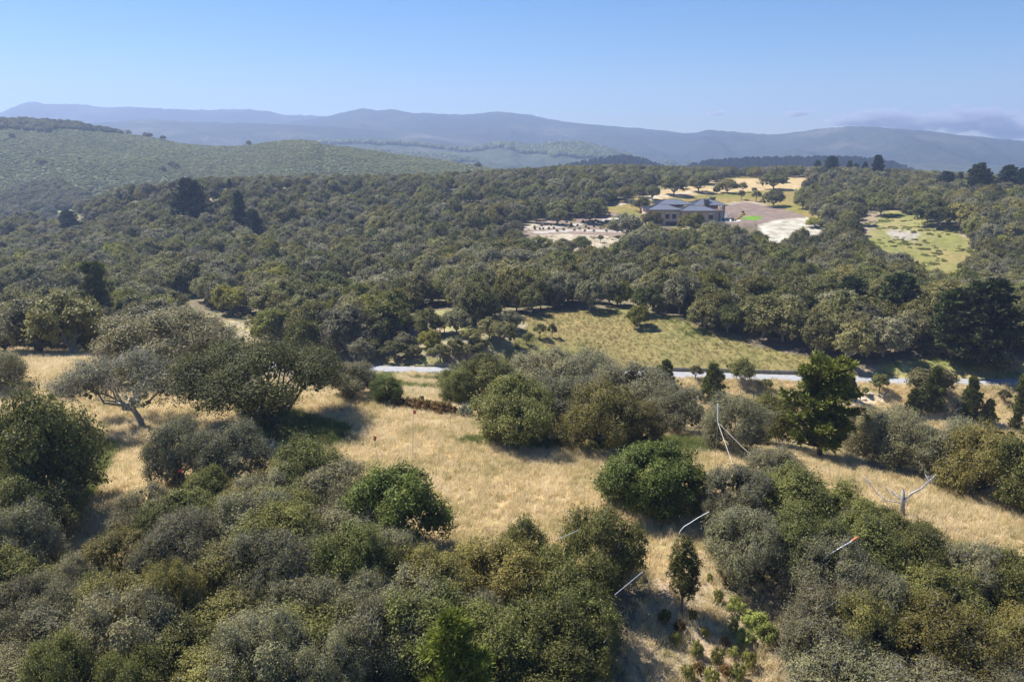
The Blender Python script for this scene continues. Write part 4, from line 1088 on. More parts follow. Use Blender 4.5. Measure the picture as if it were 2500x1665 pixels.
SMALL = [
 ('mid', 1812, 940, 68, 66, 'small oak on the road bank with a shadow to its right', 4), ('small', 2146, 960, 50, 50, 'small oak standing on the pale rocks below the road', 0),
 ('mid', 2270, 978, 128, 88, 'wide oak on the road bank breaking the line of the road', 0), ('grey', 862, 968, 130, 88, 'grey brown twiggy oak between the spreading oak and the road', 0),
 ('dense', 945, 985, 92, 74, 'round bright green oak at the brow of the meadow', 0), ('small', 1697, 928, 36, 38, 'little round oak by the near edge of the road', 2),
 ('small', 1870, 955, 34, 32, 'little thin bush right of the small bank oak', 1), ('small', 2112, 966, 20, 22, 'tiny grey bush on the pale rocks', 1), ('small', 2450, 985, 32, 36, 'small dark bush on the right road bank', 2),
 ('mid', 1050, 850, 66, 48, 'oak high on the litter slope, left of centre', 3), ('mid', 1195, 828, 70, 52, 'round oak at the upper right of the litter slope', 0), ('small', 1112, 868, 52, 44, 'young oak in the lower middle of the litter slope', 0), ('mid', 1245, 806, 62, 50, 'oak at the corner between the litter slope and the olive meadow', 5), ('small', 1175, 862, 44, 36, 'small oak in the right half of the litter slope', 2), ('mid', 990, 858, 60, 46, 'oak behind the bent stemmed small oak above the road', 1),
 ('small', 963, 880, 72, 50, 'first small oak from the left above the road, with bent stems', 0), ('small', 1010, 876, 46, 36, 'second small oak above the road', 1), ('small', 1075, 886, 62, 48, 'small oak right above the retaining wall', 2),
 ('small', 1140, 878, 56, 40, 'small leaning oak at the right end of the litter slope', 0), ('small', 1228, 850, 84, 68, 'grey young oak on the litter slope', 1), ('small', 1318, 826, 36, 38, 'tiny oak in the olive meadow, left of two', 2), ('small', 1348, 824, 24, 36, 'tiny oak in the olive meadow, right of two', 0),
 ('small', 1285, 842, 24, 30, 'thin sapling at the left corner of the olive meadow', 1), ('small', 1085, 815, 40, 44, 'slim oak at the top of the litter slope', 2), ('small', 1150, 842, 60, 40, 'low oak in the middle of the litter slope', 1),
 ('mid', 885, 885, 66, 58, 'round oak beside the left end of the road', 1), ('mid', 905, 872, 60, 50, 'oak behind the round one at the left end of the road', 2),
 ('mid', 1560, 798, 66, 58, 'oak bulging into the top of the olive meadow', 3), ('small', 2395, 918, 34, 36, 'small bush on the grass beyond the road at right', 2), ('mid', 2455, 912, 60, 54, 'round oak beyond the road near the right edge', 5),
 ('mid', 1564, 517, 50, 34, 'neat round oak just left of the big house', 0), ('mid', 1362, 548, 58, 36, 'dark round oak above the terraced garden', 2), ('mid', 1440, 543, 90, 50, 'wide oak above the terraced garden', 4),
 ('mid', 1888, 463, 74, 42, 'spreading oak alone on the straw coloured hilltop', 4), ('mid', 1890, 445, 44, 34, 'oak right behind the one on the straw coloured hilltop', 1), ('mid', 1775, 472, 54, 32, 'oak clump left of the straw coloured hilltop oak', 6), ('mid', 1750, 474, 20, 22, 'small oak at the left foot of the clump', 3),
 ('small', 1813, 470, 25, 24, 'small round oak between the clump and the hilltop oak', 0), ('small', 1841, 472, 14, 14, 'tiny round bush on the gold slope', 1), ('small', 1810, 488, 20, 22, 'small oak on the gold slope above the bare soil', 2), ('small', 1846, 492, 24, 26, 'round small oak on the gold slope, right', 0),
 ('mid', 1888, 505, 56, 38, 'oak at the right end of the gold slope', 4), ('mid', 1645, 477, 70, 46, 'large oak on the hillside left of the roof ridge', 4), ('mid', 1705, 469, 62, 40, 'oak on the straw slope above the roof', 0), ('mid', 1592, 488, 38, 34, 'upright oak on the hillside above the neat round one', 2), ('mid', 1562, 482, 34, 30, 'dark oak on the hillside driveway', 4), ('mid', 1525, 492, 48, 34, 'oak at the left end of the hillside driveway', 6),
 ('mid', 2030, 522, 60, 44, 'dark trunked oak above the white rock patch', 0), ('mid', 1960, 510, 50, 36, 'oak left of the dark trunked one', 2), ('mid', 2150, 527, 66, 50, 'grey oak on top of the yellow green slope with a round shadow', 4), ('mid', 2085, 512, 44, 40, 'open oak with pale trunks above the yellow green slope', 2),
 ('mid', 2290, 552, 120, 60, 'wide dark oak at the upper edge of the yellow green slope', 4), ('mid', 2345, 560, 90, 62, 'dark oak right along the edge of the yellow green slope', 6), ('mid', 1990, 556, 62, 24, 'low dark scrub at the right of the white rock patch', 3), ('mid', 2060, 545, 60, 32, 'green scrub above the yellow green slope', 1),
 ('small', 2348, 668, 30, 28, 'round bush at the foot of the yellow green slope', 1),
 ('mid', 1530, 580, 90, 56, 'oak hiding the lower left corner of the house', 1), ('mid', 1590, 560, 62, 42, 'dark oak in front of the house wall', 6), ('mid', 1690, 570, 70, 52, 'pale olive oak in front of the middle of the house', 3), ('mid', 1740, 575, 80, 34, 'low oak in front of the right end of the house', 1),
 ('mid', 1320, 625, 74, 48, 'dark oak in front of the white garden slope, left', 0), ('mid', 1375, 625, 60, 40, 'oak in front of the white garden slope, second', 2), ('mid', 1420, 620, 54, 42, 'reddish grey oak in front of the white garden slope', 4), ('small', 1466, 592, 16, 18, 'tiny oak standing on the white garden slope', 0),
]
for kind, a, b_, w, h_, lab, vi in SMALL: plant_px(kind, a, b_, w, h_, lab, None, vi)

# low scrub along the brow of the meadow and on the foreground slope
rng = np.random.default_rng(3)
LOWS = [('rusty low shrub on the brow of the meadow', 0, [(975, 992, 34, 26), (1005, 998, 40, 30), (1030, 1003, 40, 30), (1070, 1010, 44, 32), (1100, 1014, 40, 28)]),
        ('silvery sage bush at the left foot of the meadow clump', 1, [(1135, 1018, 36, 34)]),
        ('green low shrub on the brow of the meadow', 4, [(1050, 1000, 34, 26), (1085, 1003, 36, 26), (1028, 992, 20, 28)]),
        ('yellow green low shrub on the strip below the road', 4, [(1080, 932, 26, 20), (1062, 928, 16, 12)]),
        ('bright yellow green fern patch on the bare foreground slope', 2, [(1795, 1490, 50, 34), (1845, 1530, 60, 40), (1872, 1560, 56, 44), (1818, 1570, 50, 36), (1790, 1600, 34, 24)]),
        ('small green seedling shrub on the bare foreground slope', 5, [(1752, 1470, 26, 36), (1732, 1418, 14, 22), (1758, 1405, 12, 18), (1700, 1600, 30, 40), (1750, 1620, 34, 44), (1828, 1630, 36, 48), (1790, 1540, 24, 38), (1720, 1555, 22, 30), (1690, 1510, 24, 26), (1650, 1570, 30, 32), (1800, 1660, 40, 44), (1735, 1670, 40, 44), (1680, 1660, 38, 44), (1850, 1420, 30, 26), (1622, 1520, 34, 36)]),
        ('brown dry shrub on the bare foreground slope', 0, [(1775, 1430, 24, 24), (1770, 1575, 22, 26), (1660, 1540, 30, 30), (1705, 1640, 30, 28), (1770, 1650, 30, 30)])]
for lab, vi, ps in LOWS:
    for (a, b_, w, h_) in ps: plant_px('low', a, b_, w, h_, lab, lab.replace(' shrub', ' shrubs').replace(' bush', ' bushes') if len(ps) > 1 else None, vi)
r_ = plant_px('slim', 1664, 1498, 82, 188, 'slim upright young oak alone on the bare foreground slope', None, 0)

# garden shrubs of the terraces
GS = [(1305, 556, 3), (1322, 553, 4), (1345, 551, 4), (1360, 549, 3), (1373, 551, 4), (1383, 544, 4), (1395, 549, 3), (1402, 540, 3), (1423, 543, 0), (1436, 547, 4), (1430, 556, 4), (1450, 555, 4), (1394, 553, 0), (1352, 559, 4), (1306, 561, 4), (1318, 561, 4), (1326, 561, 4), (1388, 557, 3), (1415, 561, 4), (1402, 564, 4), (1428, 566, 0),
      (1472, 556, 3), (1478, 553, 3), (1486, 558, 3), (1466, 559, 3), (1450, 566, 2), (1437, 560, 4), (1449, 545, 4), (1454, 541, 4), (1460, 543, 4), (1490, 547, 1), (1500, 553, 1), (1470, 548, 1), (1340, 560, 0), (1495, 533, 3), (1503, 545, 4), (1410, 553, 0), (1376, 563, 0), (1480, 566, 1), (1360, 566, 4),
      (1803, 536, 3), (1808, 532, 3), (1812, 528, 3), (1816, 525, 3), (1798, 539, 3), (1814, 521, 0)]
GN_ = {0: 'rust brown shrub planted on the garden terraces left of the house', 1: 'grey green sage shrub planted on the garden terraces', 2: 'bright green shrub on the lower garden terrace path', 3: 'yellow flowering shrub in the garden beds round the house', 4: 'dark green round shrub planted on the garden terraces'}
for a, b_, vi in GS: plant_px('low', a, b_, 7, 6, GN_[vi], 'shrubs planted in the garden beds', vi)

# ------------------------------------------------------------------ foreground thickets
ORD = ['first', 'second', 'third', 'fourth', 'fifth', 'sixth', 'seventh', 'eighth', 'ninth', 'tenth', 'eleventh', 'twelfth', 'thirteenth', 'fourteenth', 'fifteenth', 'sixteenth', 'seventeenth', 'eighteenth', 'nineteenth', 'twentieth'] + ['further'] * 20
def thicket(poly, spacing, group, kinds, Rr, Hr, seed, side):
    rng = np.random.default_rng(seed)
    got = []
    for iy, Y in enumerate(np.arange(24, 66, spacing * .86)):
        row = []
        for X in np.arange(-60, 60, spacing):
            x = X + (iy % 2) * spacing / 2 + rng.uniform(-.28, .28) * spacing; y = Y + rng.uniform(-.28, .28) * spacing
            z = float(ground_z(np.array([x]), np.array([y]))[0]); a, b_, _ = project(x, y, z)
            if not in_poly([a], [b_], poly)[0]: continue
            if any((x - t[0]) ** 2 + (y - t[1]) ** 2 < (t[2] * .62 + 1.0) ** 2 for t in TREES[:TN]): continue
            if project(x, y, z + 6.0)[1] > 1690 or not (-80 < a < 2580): continue
            row.append((x, y, z))
        if row: got.append(sorted(row))
    for ri, row in enumerate(got[::-1]):
        for ci, (x, y, z) in enumerate(row):
            kind = kinds[int(rng.integers(len(kinds)))]
            R = rng.uniform(*Rr); Hh = rng.uniform(*Hr) * (1.0 if y > 34 else .8)
            hu = {'grey': 'grey twiggy', 'green': 'green', 'dense': 'dark green', 'olive': 'olive'}[kind]
            plant(kind, x, y, z, R, Hh, f'{hu} oak, {ORD[ci]} from the left in the {ORD[ri]} row of the {side} thicket', group)
TN = len(TREES)
thicket([(-260, 1450), (60, 1500), (250, 1470), (330, 1290), (420, 1240), (600, 1220), (760, 1235), (860, 1300), (880, 1400), (1110, 1470), (1340, 1520), (1440, 1560), (1390, 1700), (1260, 2300), (-600, 2300)], 3.4, G_LC, ['grey', 'grey', 'grey', 'green', 'green', 'olive'], (1.9, 3.5), (3.2, 5.6), 9, 'left')
thicket([(1960, 1540), (2020, 1500), (2280, 1540), (2700, 1560), (3000, 2300), (2160, 2300), (2060, 1800)], 3.4, G_RC, ['grey', 'grey', 'green', 'green', 'olive'], (1.9, 3.5), (3.2, 5.4), 14, 'right')

# ------------------------------------------------------------------ woods beyond the road and meadow
EXC = [
 [(1150, 905), (1190, 880), (1240, 840), (1240, 780), (1300, 768), (1400, 760), (1500, 762), (1640, 780), (1750, 815), (1850, 850), (2010, 882), (2030, 935), (1100, 935)],
 [(860, 900), (900, 880), (1000, 850), (1110, 830), (1290, 790), (1240, 850), (1180, 900)],
 [(2100, 935), (2190, 885), (2330, 880), (2520, 890), (2700, 935)],
 [(440, 745), (520, 755), (620, 785), (660, 850), (650, 960), (480, 960), (440, 800)],
 [(820, 690), (880, 680), (900, 760), (830, 760)], [(370, 752), (400, 733), (470, 725), (490, 760), (420, 770)],
 [(1470, 530), (1490, 508), (1560, 486), (1700, 460), (1780, 436), (1970, 434), (1990, 450), (1960, 475), (1950, 510), (2010, 545), (2020, 600), (1900, 622), (1840, 612), (1690, 598), (1560, 596), (1510, 640), (1300, 640), (1260, 600), (1270, 560), (1345, 535), (1450, 530)],
 [(1500, 505), (1600, 484), (1720, 470), (1720, 460), (1590, 470), (1500, 495)],
 [(1120, 590), (1280, 552), (1300, 560), (1160, 605)],
 [(2085, 600), (2100, 525), (2190, 512), (2260, 545), (2370, 565), (2390, 640), (2350, 715), (2290, 710), (2190, 660)],
 [(50, 540), (60, 525), (200, 516), (200, 545), (110, 560)],
]
rng = np.random.default_rng(77)
cand = []
Y = 96.0
while Y < 800:
    s = 6.6 if Y < 260 else (7.2 if Y < 420 else 8.2)
    xs_ = np.arange(-.78 * Y - 30, .78 * Y + 30, s)
    for x in xs_:
        cand.append((x + rng.uniform(-.45, .45) * s, Y + rng.uniform(-.45, .45) * s, s))
    Y += s * .88
cand = np.array(cand)
cz_ = ground_z(cand[:, 0], cand[:, 1])
a_, b_, dp_ = project(cand[:, 0], cand[:, 1], cz_)
ok = (fbm(cand[:, 0] / 20, cand[:, 1] / 26, 77, 3) < .40) | ((a_ > 2300) & (b_ < 700))
for e in EXC: ok &= ~in_poly(a_, b_, e)
ry_ = road_y(cand[:, 0])
nearside = cand[:, 1] < ry_ + 6.5
ok &= ~(nearside & ~((a_ < 780) & (b_ < 872) & (np.abs(cand[:, 1] - ry_) > 5)))
ok &= ~((cand[:, 1] < ry_ + 6.5) & (a_ > 300) & (b_ > 850))
T = np.array(TREES)
for i in np.nonzero(ok)[0]:
    d2 = (T[:, 0] - cand[i, 0]) ** 2 + (T[:, 1] - cand[i, 1]) ** 2
    if (d2 < (T[:, 2] * .8 + 1.6) ** 2).any(): ok[i] = False
cand = cand[ok]; cz_ = cz_[ok]; a_ = a_[ok]; b_ = b_[ok]; dp_ = dp_[ok]
Rw = (3.0 + 2.9 * rng.uniform(0, 1, len(cand)) ** 1.3) * np.where(cand[:, 1] > 420, .95, 1.0) * (.8 + .4 * vnoise(cand[:, 0] / 25, cand[:, 1] / 25, 3))
Hw = Rw * rng.uniform(1.15, 1.7, len(cand)) + rng.uniform(0, 2.0, len(cand))
Hw = np.minimum(Hw, rng.uniform(7.2, 9.2, len(cand)))
Hw = np.where(b_ < 470, np.minimum(Hw, 6.8), Hw)
inview = (a_ > -60) & (a_ < 2560)
score = np.where(inview, Rw / dp_, 0)
order = np.argsort(-score)
take = np.zeros(len(cand), bool); NOAK = sum(1 for o in scene.objects if o.name.startswith('oak_tree') and o.type == 'EMPTY')
take[order[:max(0, 284 - NOAK)]] = True
def where(px, py, Y):
    if Y < ry_ref(px) + 6 and px < 800: return 'behind the left golden meadow'
    if px < 780: return 'on the valley slope beyond the left meadow'
    if px < 1250: return 'above the left stretch of the road'
    if px < 2000: return 'above the olive meadow'
    return 'above the right stretch of the road'
def ry_ref(px): return 150
for i in np.nonzero(take)[0]:
    wlab = where(a_[i], b_[i], cand[i, 1])
    plant('mid', cand[i, 0], cand[i, 1], cz_[i], Rw[i], Hw[i], f'round crowned oak in the woods {wlab}', f'oaks in the woods {wlab}')
rest = ~take
mid_vars = [[q[0], q[1]] + ([q[3]] if q[3] else []) for q in KINDS['mid']]
def scl_of(R, Hh, ht): return np.stack([R, R, Hh / ht], 1)
nrest = int(rest.sum())
scatter('distant_oak_wood', np.stack([cand[rest, 0], cand[rest, 1], cz_[rest]], 1), scl_of(Rw[rest], Hw[rest], 1.35),
        np.stack([np.zeros(nrest), np.zeros(nrest), rng.uniform(0, 6.28, nrest)], 1), rng.integers(0, MIDN, nrest), mid_vars,
        'rest of the oak wood covering the valley and ridge beyond the road', 'oak wood')
print('trees', len(TREES), 'wood', nrest)

# oaks on the foot and crest of the chaparral hill, pines on the far ridge
def on_hill(hill, n_, m0, m1, t0, t1, poly, seed, sp=0):
    rng = np.random.default_rng(seed)
    m_ = rng.uniform(m0, m1, n_); t_ = rng.uniform(t0, t1, n_)
    D = hill.dist(m_, t_); keepp = rng.uniform(size=n_) < D / D.max(); m_, t_, D = m_[keepp], t_[keepp], D[keepp]
    z = hill.z(m_, t_); P_ = np.stack([m_ * D, D, z], 1)
    a, b, _ = project(P_[:, 0], P_[:, 1], P_[:, 2])
    if poly is not None:
        k = in_poly(a, b, poly); P_ = P_[k]; a = a[k]; b = b[k]
    if hill is left_hill:
        k = ~(in_poly(a, b, [(58, 550), (58, 523), (101, 523), (101, 550)]) | in_poly(a, b, [(130, 545), (130, 514), (188, 514), (188, 545)])); P_ = P_[k]
    return P_
Pn = on_hill(left_hill, 14000, -.85, -.4, 0, .45, [(-400, 480), (0, 476), (60, 462), (130, 447), (180, 462), (235, 500), (270, 560), (-400, 600)], 5)
Pn = Pn[:1500]
Pc = on_hill(left_hill, 16000, -.85, -.38, .75, 1.02, [(-400, 270), (0, 280), (130, 283), (210, 298), (300, 322), (298, 330), (220, 322), (160, 318), (110, 326), (60, 330), (0, 318), (-400, 310)], 6)[:700]
Ps = []
for a0, b0 in ((355, 332), (362, 332), (366, 333), (398, 342), (313, 327), (420, 408), (430, 414), (397, 420), (97, 400), (105, 402), (463, 442), (30, 338), (1167, 409), (608, 352)):
    m_, tz_ = skyline_mt([(a0, b0)])
    tt_ = np.linspace(.02, 1, 300); D = left_hill.dist(m_[0], tt_); zz = left_hill.z(np.full(300, m_[0]), tt_)
    an = (zz - H) / D; i = int(np.argmax(an >= tz_[0])) if (an >= tz_[0]).any() else 299
    Ps.append((m_[0] * D[i], D[i], zz[i]))
Ps = np.array(Ps)
for P_ in Ps:
    plant('mid', P_[0], P_[1], P_[2] - .5, 4.2, 6.0, 'lone dark oak dotted on the chaparral covered hill', 'lone dark oaks on the chaparral hill')
PP = np.concatenate([Pn, Pc]); k = len(PP); R = rng.uniform(3.2, 5.2, k)
scatter('oak_wood_on_hill', PP - np.array([0, 0, .5]), scl_of(R, R * 1.4, 1.35), np.stack([np.zeros(k), np.zeros(k), rng.uniform(0, 6.28, k)], 1), rng.integers(0, MIDN, k), mid_vars,
        'dark oak woods on the crest and foot of the chaparral hill at left', 'oak wood')
rb = np.random.default_rng(4)
chv = []
for i in range(4):
    nb = NB(); crown(nb, np.random.default_rng(500 + i), 7, 60, 520, .2, 1.1, .0, (.35, .55), .5); chv.append([nb.mesh('chaparral_bush', [M_CHAP])])
PB = on_hill(left_hill, 95000, -.78, .16, .0, 1.0, None, 12)
dens = fbm(PB[:, 0] / 30, PB[:, 1] / 30, 9, 3)
PB = PB[(dens > -.9)]; k = len(PB); R = rb.uniform(1.1, 2.5, k) * (.8 + .5 * vnoise(PB[:, 0] / 50, PB[:, 1] / 50, 8))
scatter('chaparral_scrub', PB - np.array([0, 0, .3]), scl_of(R, R * .6, 1.1), np.stack([np.zeros(k), np.zeros(k), rb.uniform(0, 6.28, k)], 1), rb.integers(0, 4, k), chv,
        'grey green chaparral scrub covering the rounded hill at left', 'chaparral')
PR = on_hill(pine_ridge, 9000, -.05, .62, .45, 1.05, None, 15); k = len(PR)
hh = rb.uniform(7, 14, k)
scatter('pine_wood', PR - np.array([0, 0, .5]), np.stack([hh, hh, hh], 1), np.stack([np.zeros(k), np.zeros(k), rb.uniform(0, 6.28, k)], 1), rb.integers(0, 2, k), [[q[0]] for q in KINDS['darkpine']],
        'hazy dark pine wood on the ridge behind the house hill', 'pine wood')
PL = on_hill(low_range, 9000, -.25, .25, .5, 1.02, None, 16)
PL = PL[fbm(PL[:, 0] / 160, PL[:, 1] / 160, 4, 3) > .10]; k = len(PL); hh = rb.uniform(6, 11, k)
scatter('distant_tree_cover', PL, np.stack([hh, hh, hh * .9], 1), np.stack([np.zeros(k), np.zeros(k), rb.uniform(0, 6.28, k)], 1), rb.integers(0, 4, k), chv,
        'trees scattered over the hazy low hills in the distance', 'trees')

# two small fields at the foot of the hill
def hill_patch(name, a0, a1, b0, b1, mat):
    rows = []
    for b in np.linspace(b0, b1, 6):
        row = []
        for a in np.linspace(a0, a1, 10):
            m_, tz_ = skyline_mt([(a, b)]); tt_ = np.linspace(0, 1, 400); D = left_hill.dist(m_[0], tt_); zz = left_hill.z(np.full(400, m_[0]), tt_)
            an = (zz - H) / D; ii = np.nonzero(an >= tz_[0])[0]; i = int(ii[0]) if len(ii) else 0
            row.append((m_[0] * D[i], D[i], zz[i] + 1.2))
        rows.append(row)
    V = np.array(rows); r, c, _ = V.shape; I = np.arange(r * c).reshape(r, c)
    F = np.stack([I[:-1, :-1], I[:-1, 1:], I[1:, 1:], I[1:, :-1]], -1).reshape(-1, 4)
    tag(link(name, mesh_np(name, V.reshape(-1, 3), F[:, ::-1], [mat], True)), kind='structure')
hill_patch('field', 62, 97, 527, 538, plain('straw_field', (.50, .42, .28), .9, .15, .3))
hill_patch('field', 134, 184, 517, 531, plain('green_field', (.20, .24, .08), .9, .2, .2))

# bracken and low brush on the open slopes
def brush(name, poly, y0, y1, n_, mats_i, sz, label, seed):
    rg = np.random.default_rng(seed); P_ = []
    X = rg.uniform(-40, 330, n_ * 60); Y = rg.uniform(y0, y1, n_ * 60); Z = ground_z(X, Y); a, b, _ = project(X, Y, Z)
    k = in_poly(a, b, poly) & (fbm(X / 9, Y / 9, seed, 3) > .12); P_ = np.stack([X, Y, Z - .1], 1)[k][:n_]; k = len(P_)
    R_ = rg.uniform(*sz, k); vs = [[KINDS['low'][i][0]] for i in mats_i]
    scatter(name, P_, np.stack([R_, R_, R_ * .6], 1), np.stack([np.zeros(k), np.zeros(k), rg.uniform(0, 6.28, k)], 1), rg.integers(0, len(vs), k), vs, label, 'brush')
brush('bracken', [(2085, 600), (2100, 525), (2190, 512), (2260, 545), (2385, 565), (2390, 640), (2300, 690), (2190, 660)], 280, 430, 260, [2, 5, 2], (.5, 1.2), 'yellow green bracken and low brush covering the open slope at right', 61)
brush('garden_scrub', [(1310, 576), (1500, 578), (1560, 592), (1540, 640), (1350, 640)], 280, 372, 160, [1, 0, 5], (.3, .8), 'sparse low scrub on the pale slope under the terraced garden', 62)
brush('meadow_weeds', [(1200, 890), (1260, 790), (1500, 765), (1750, 820), (2000, 890), (1650, 905)], 145, 230, 220, [5, 1, 0], (.2, .5), 'scattered low weeds in the olive meadow beyond the road', 63)

# ------------------------------------------------------------------ grass
def grass_mat(name, c0, c1, c2):
    m, N, L = new_mat(name)
    out = N.new('ShaderNodeOutputMaterial'); b = N.new('ShaderNodeBsdfDiffuse'); t = N.new('ShaderNodeBsdfTranslucent'); mx = N.new('ShaderNodeMixShader'); mx.inputs[0].default_value = .45
    g = N.new('ShaderNodeNewGeometry'); n1 = N.new('ShaderNodeTexNoise'); n1.inputs['Scale'].default_value = .22; n1.inputs['Detail'].default_value = 6; n1.inputs['Roughness'].default_value = .65
    L.new(g.outputs['Position'], n1.inputs['Vector'])
    a = N.new('ShaderNodeAttribute'); a.attribute_name = 'tint'
    oi = N.new('ShaderNodeObjectInfo')
    ad = N.new('ShaderNodeMath'); ad.operation = 'MULTIPLY_ADD'; ad.inputs[1].default_value = .35; ad.inputs[2].default_value = -.17
    L.new(oi.outputs['Random'], ad.inputs[0])
    a2 = N.new('ShaderNodeMath'); L.new(n1.outputs[0], a2.inputs[0]); L.new(ad.outputs[0], a2.inputs[1])
    r = ramp(N, [(.3, c0), (.5, c1), (.68, c2)]); L.new(a2.outputs[0], r.inputs[0])
    for s_ in (b, t): L.new(r.outputs[0], s_.inputs['Color'])
    L.new(b.outputs[0], mx.inputs[1]); L.new(t.outputs[0], mx.inputs[2]); L.new(mx.outputs[0], out.inputs[0])
    return m
M_DRY = grass_mat('dry_grass_blade', (.50, .45, .23), (.78, .635, .39), (.88, .76, .52))
M_OLIVEG = grass_mat('olive_grass_blade', (.29, .26, .10), (.36, .30, .14), (.44, .35, .18))
M_GREENG = grass_mat('green_grass_blade', (.14, .19, .05), (.22, .25, .08), (.36, .34, .13))
tuft = []
for i in range(4):
    rg = np.random.default_rng(600 + i); kb = 26
    p = np.stack([rg.normal(size=kb) * .16, rg.normal(size=kb) * .16, np.zeros(kb)], 1)
    d = unit(np.stack([rg.normal(size=kb) * .35, rg.normal(size=kb) * .35, np.ones(kb)], 1)); hl = rg.uniform(.25, .6, kb)
    s_ = unit(np.cross(d, rg.normal(size=(kb, 3)))) * .014
    V = np.stack([p - s_, p + s_, p + d * hl[:, None] + s_ * .4, p + d * hl[:, None] - s_ * .4], 1).reshape(-1, 3)
    tuft.append((V, np.arange(kb * 4, dtype=np.int32).reshape(-1, 4)))
def grass(name, pts, mat, sz, label, seed):
    rg = np.random.default_rng(seed); k = len(pts); s_ = rg.uniform(*sz, k)
    vs = [[mesh_np('tuft', V, F, [mat])] for V, F in tuft]
    scatter(name, pts, np.stack([s_, s_, s_ * rg.uniform(.6, 1.2, k)], 1), np.stack([rg.normal(size=k) * .12, rg.normal(size=k) * .12, rg.uniform(0, 6.28, k)], 1), rg.integers(0, 4, k), vs, label, 'grass')
rg = np.random.default_rng(8)
# sample the ground grid cells that carry grass, by area
area = np.abs(np.cross(np.stack([GX[:-1, 1:] - GX[:-1, :-1], GY[:-1, 1:] - GY[:-1, :-1]], -1), np.stack([GX[1:, :-1] - GX[:-1, :-1], GY[1:, :-1] - GY[:-1, :-1]], -1)))
gw = grassw[:-1, :-1] * area * ((gpx[:-1, :-1] > -120) & (gpx[:-1, :-1] < 2620))
colc = col[:-1, :-1]
greenish = (colc[..., 1] > colc[..., 0] * .93)
def sample(mask, per_m2, cap):
    w = (gw * mask).ravel(); tot = w.sum(); n_ = min(cap, int(tot * per_m2))
    idx = rg.choice(len(w), n_, p=w / tot); r0, c0 = np.unravel_index(idx, gw.shape)
    u, v = rg.uniform(size=n_), rg.uniform(size=n_)
    def bl(G): return G[r0, c0] * (1 - u) * (1 - v) + G[r0, c0 + 1] * u * (1 - v) + G[r0 + 1, c0] * (1 - u) * v + G[r0 + 1, c0 + 1] * u * v
    return np.stack([bl(GX), bl(GY), bl(GZ) - .02], 1)
nearm = GY[:-1, :-1] < 112
ry_grid = road_y(GX)
grass('dry_meadow_grass', sample(nearm & ~greenish, 16, 90000), M_DRY, (.7, 1.3), 'golden dry grass of the meadow in the foreground', 1)
grass('green_shade_grass', sample(nearm & greenish, 22, 30000), M_GREENG, (.8, 1.4), 'green grass in the shade and at the edges of the oaks', 2)
grass('roadside_grass', sample(~nearm & (GY[:-1, :-1] < ry_grid[:-1, :-1]) & ~greenish, 6, 40000), M_DRY, (.9, 1.6), 'dry grass on the banks and meadows along the road', 3)
grass('olive_meadow_grass', sample(~nearm & (GY[:-1, :-1] > ry_grid[:-1, :-1]) & (GY[:-1, :-1] < 240) & ~greenish, 4, 30000), M_OLIVEG, (.6, 1.1), 'olive brown grass of the meadow beyond the road', 5)
grass('roadside_green_grass', sample(~nearm & (GY[:-1, :-1] < 240) & greenish, 4, 20000), M_GREENG, (.9, 1.6), 'green grass on the banks and meadows along the road', 4)

# ------------------------------------------------------------------ dead snag, story poles, flags, lines
def seg_px(px, py, Y): return at_y(px, py, Y)
sb = hit(2204, 1262)
snag = empty('dead_tree', tuple(sb)); tag(snag, 'bleached white dead tree with bare forked branches beside the right meadow', 'dead tree')
Y0 = sb[1]
def pts_px(L_, Y=Y0): return [seg_px(a, b, Y + (c if len(q) > 2 else 0)) - sb for q in L_ for a, b, c in [(q + (0,))[:3]]]
MB().tube([(0, 0, -.3)] + pts_px([(2204, 1225), (2205, 1198)]), [.2, .17, .11], 8).build('trunk', M_GBARK, snag, True)
for L_, r0 in (([(2207, 1222), (2225, 1205, -.5), (2250, 1192, -.8), (2268, 1175, -1), (2285, 1158, -1)], .10), ([(2268, 1175, -1), (2262, 1163, -.6), (2258, 1156, -.3)], .035), ([(2275, 1168, -1), (2268, 1160, -1.3), (2262, 1150, -1.4)], .03),
               ([(2203, 1220), (2188, 1208, .6), (2182, 1200, .8)], .09), ([(2188, 1208, .6), (2172, 1196, 1), (2166, 1188, 1.3)], .04), ([(2206, 1226), (2217, 1221, -.4)], .06), ([(2203, 1228), (2170, 1222, .6), (2140, 1205, 1.2), (2125, 1182, 1.6), (2107, 1160, 2)], .06),
               ([(2140, 1205, 1.2), (2148, 1192, 1.2), (2150, 1186, 1.2)], .025), ([(2205, 1200), (2206, 1188)], .05), ([(2228, 1203, -.5), (2232, 1190, -.2), (2230, 1184, 0)], .02)):
    P_ = pts_px(L_); MB().tube(P_, np.linspace(r0, r0 * .3, len(P_)), 6).build('branch', M_WHITEWOOD, snag, True)

tnb = NB(); rgs = np.random.default_rng(3)
anch = np.array(pts_px([(2262, 1180, -1), (2245, 1194, -.8), (2275, 1166, -1), (2182, 1202, .7), (2170, 1194, 1), (2130, 1190, 1.5), (2115, 1170, 1.9), (2150, 1212, 1), (2216, 1221, -.4), (2225, 1206, -.5)]))
twigs(tnb, rgs, anch, np.array(pts_px([(2204, 1240)])[0]), 90, .9, .012)
tw2 = link('twigs', tnb.mesh('snag_twigs', [M_WHITEWOOD]), snag); tw2['kind'] = 'stuff'
M_POLE = plain('white_plastic_pipe', (.80, .80, .80), .4, .03, 1, .4)
M_WIRE = plain('pale_guy_rope', (.62, .58, .50), .7, .05, 1, .2)
M_ORANGE = plain('orange_flagging', (.65, .17, .08), .6, .08, 3, .2)
M_RED = plain('red_flagging', (.55, .07, .06), .6, .08, 3, .2)
M_THIN = plain('dull_metal_rod', (.33, .28, .24), .6, .1, 2, .3)
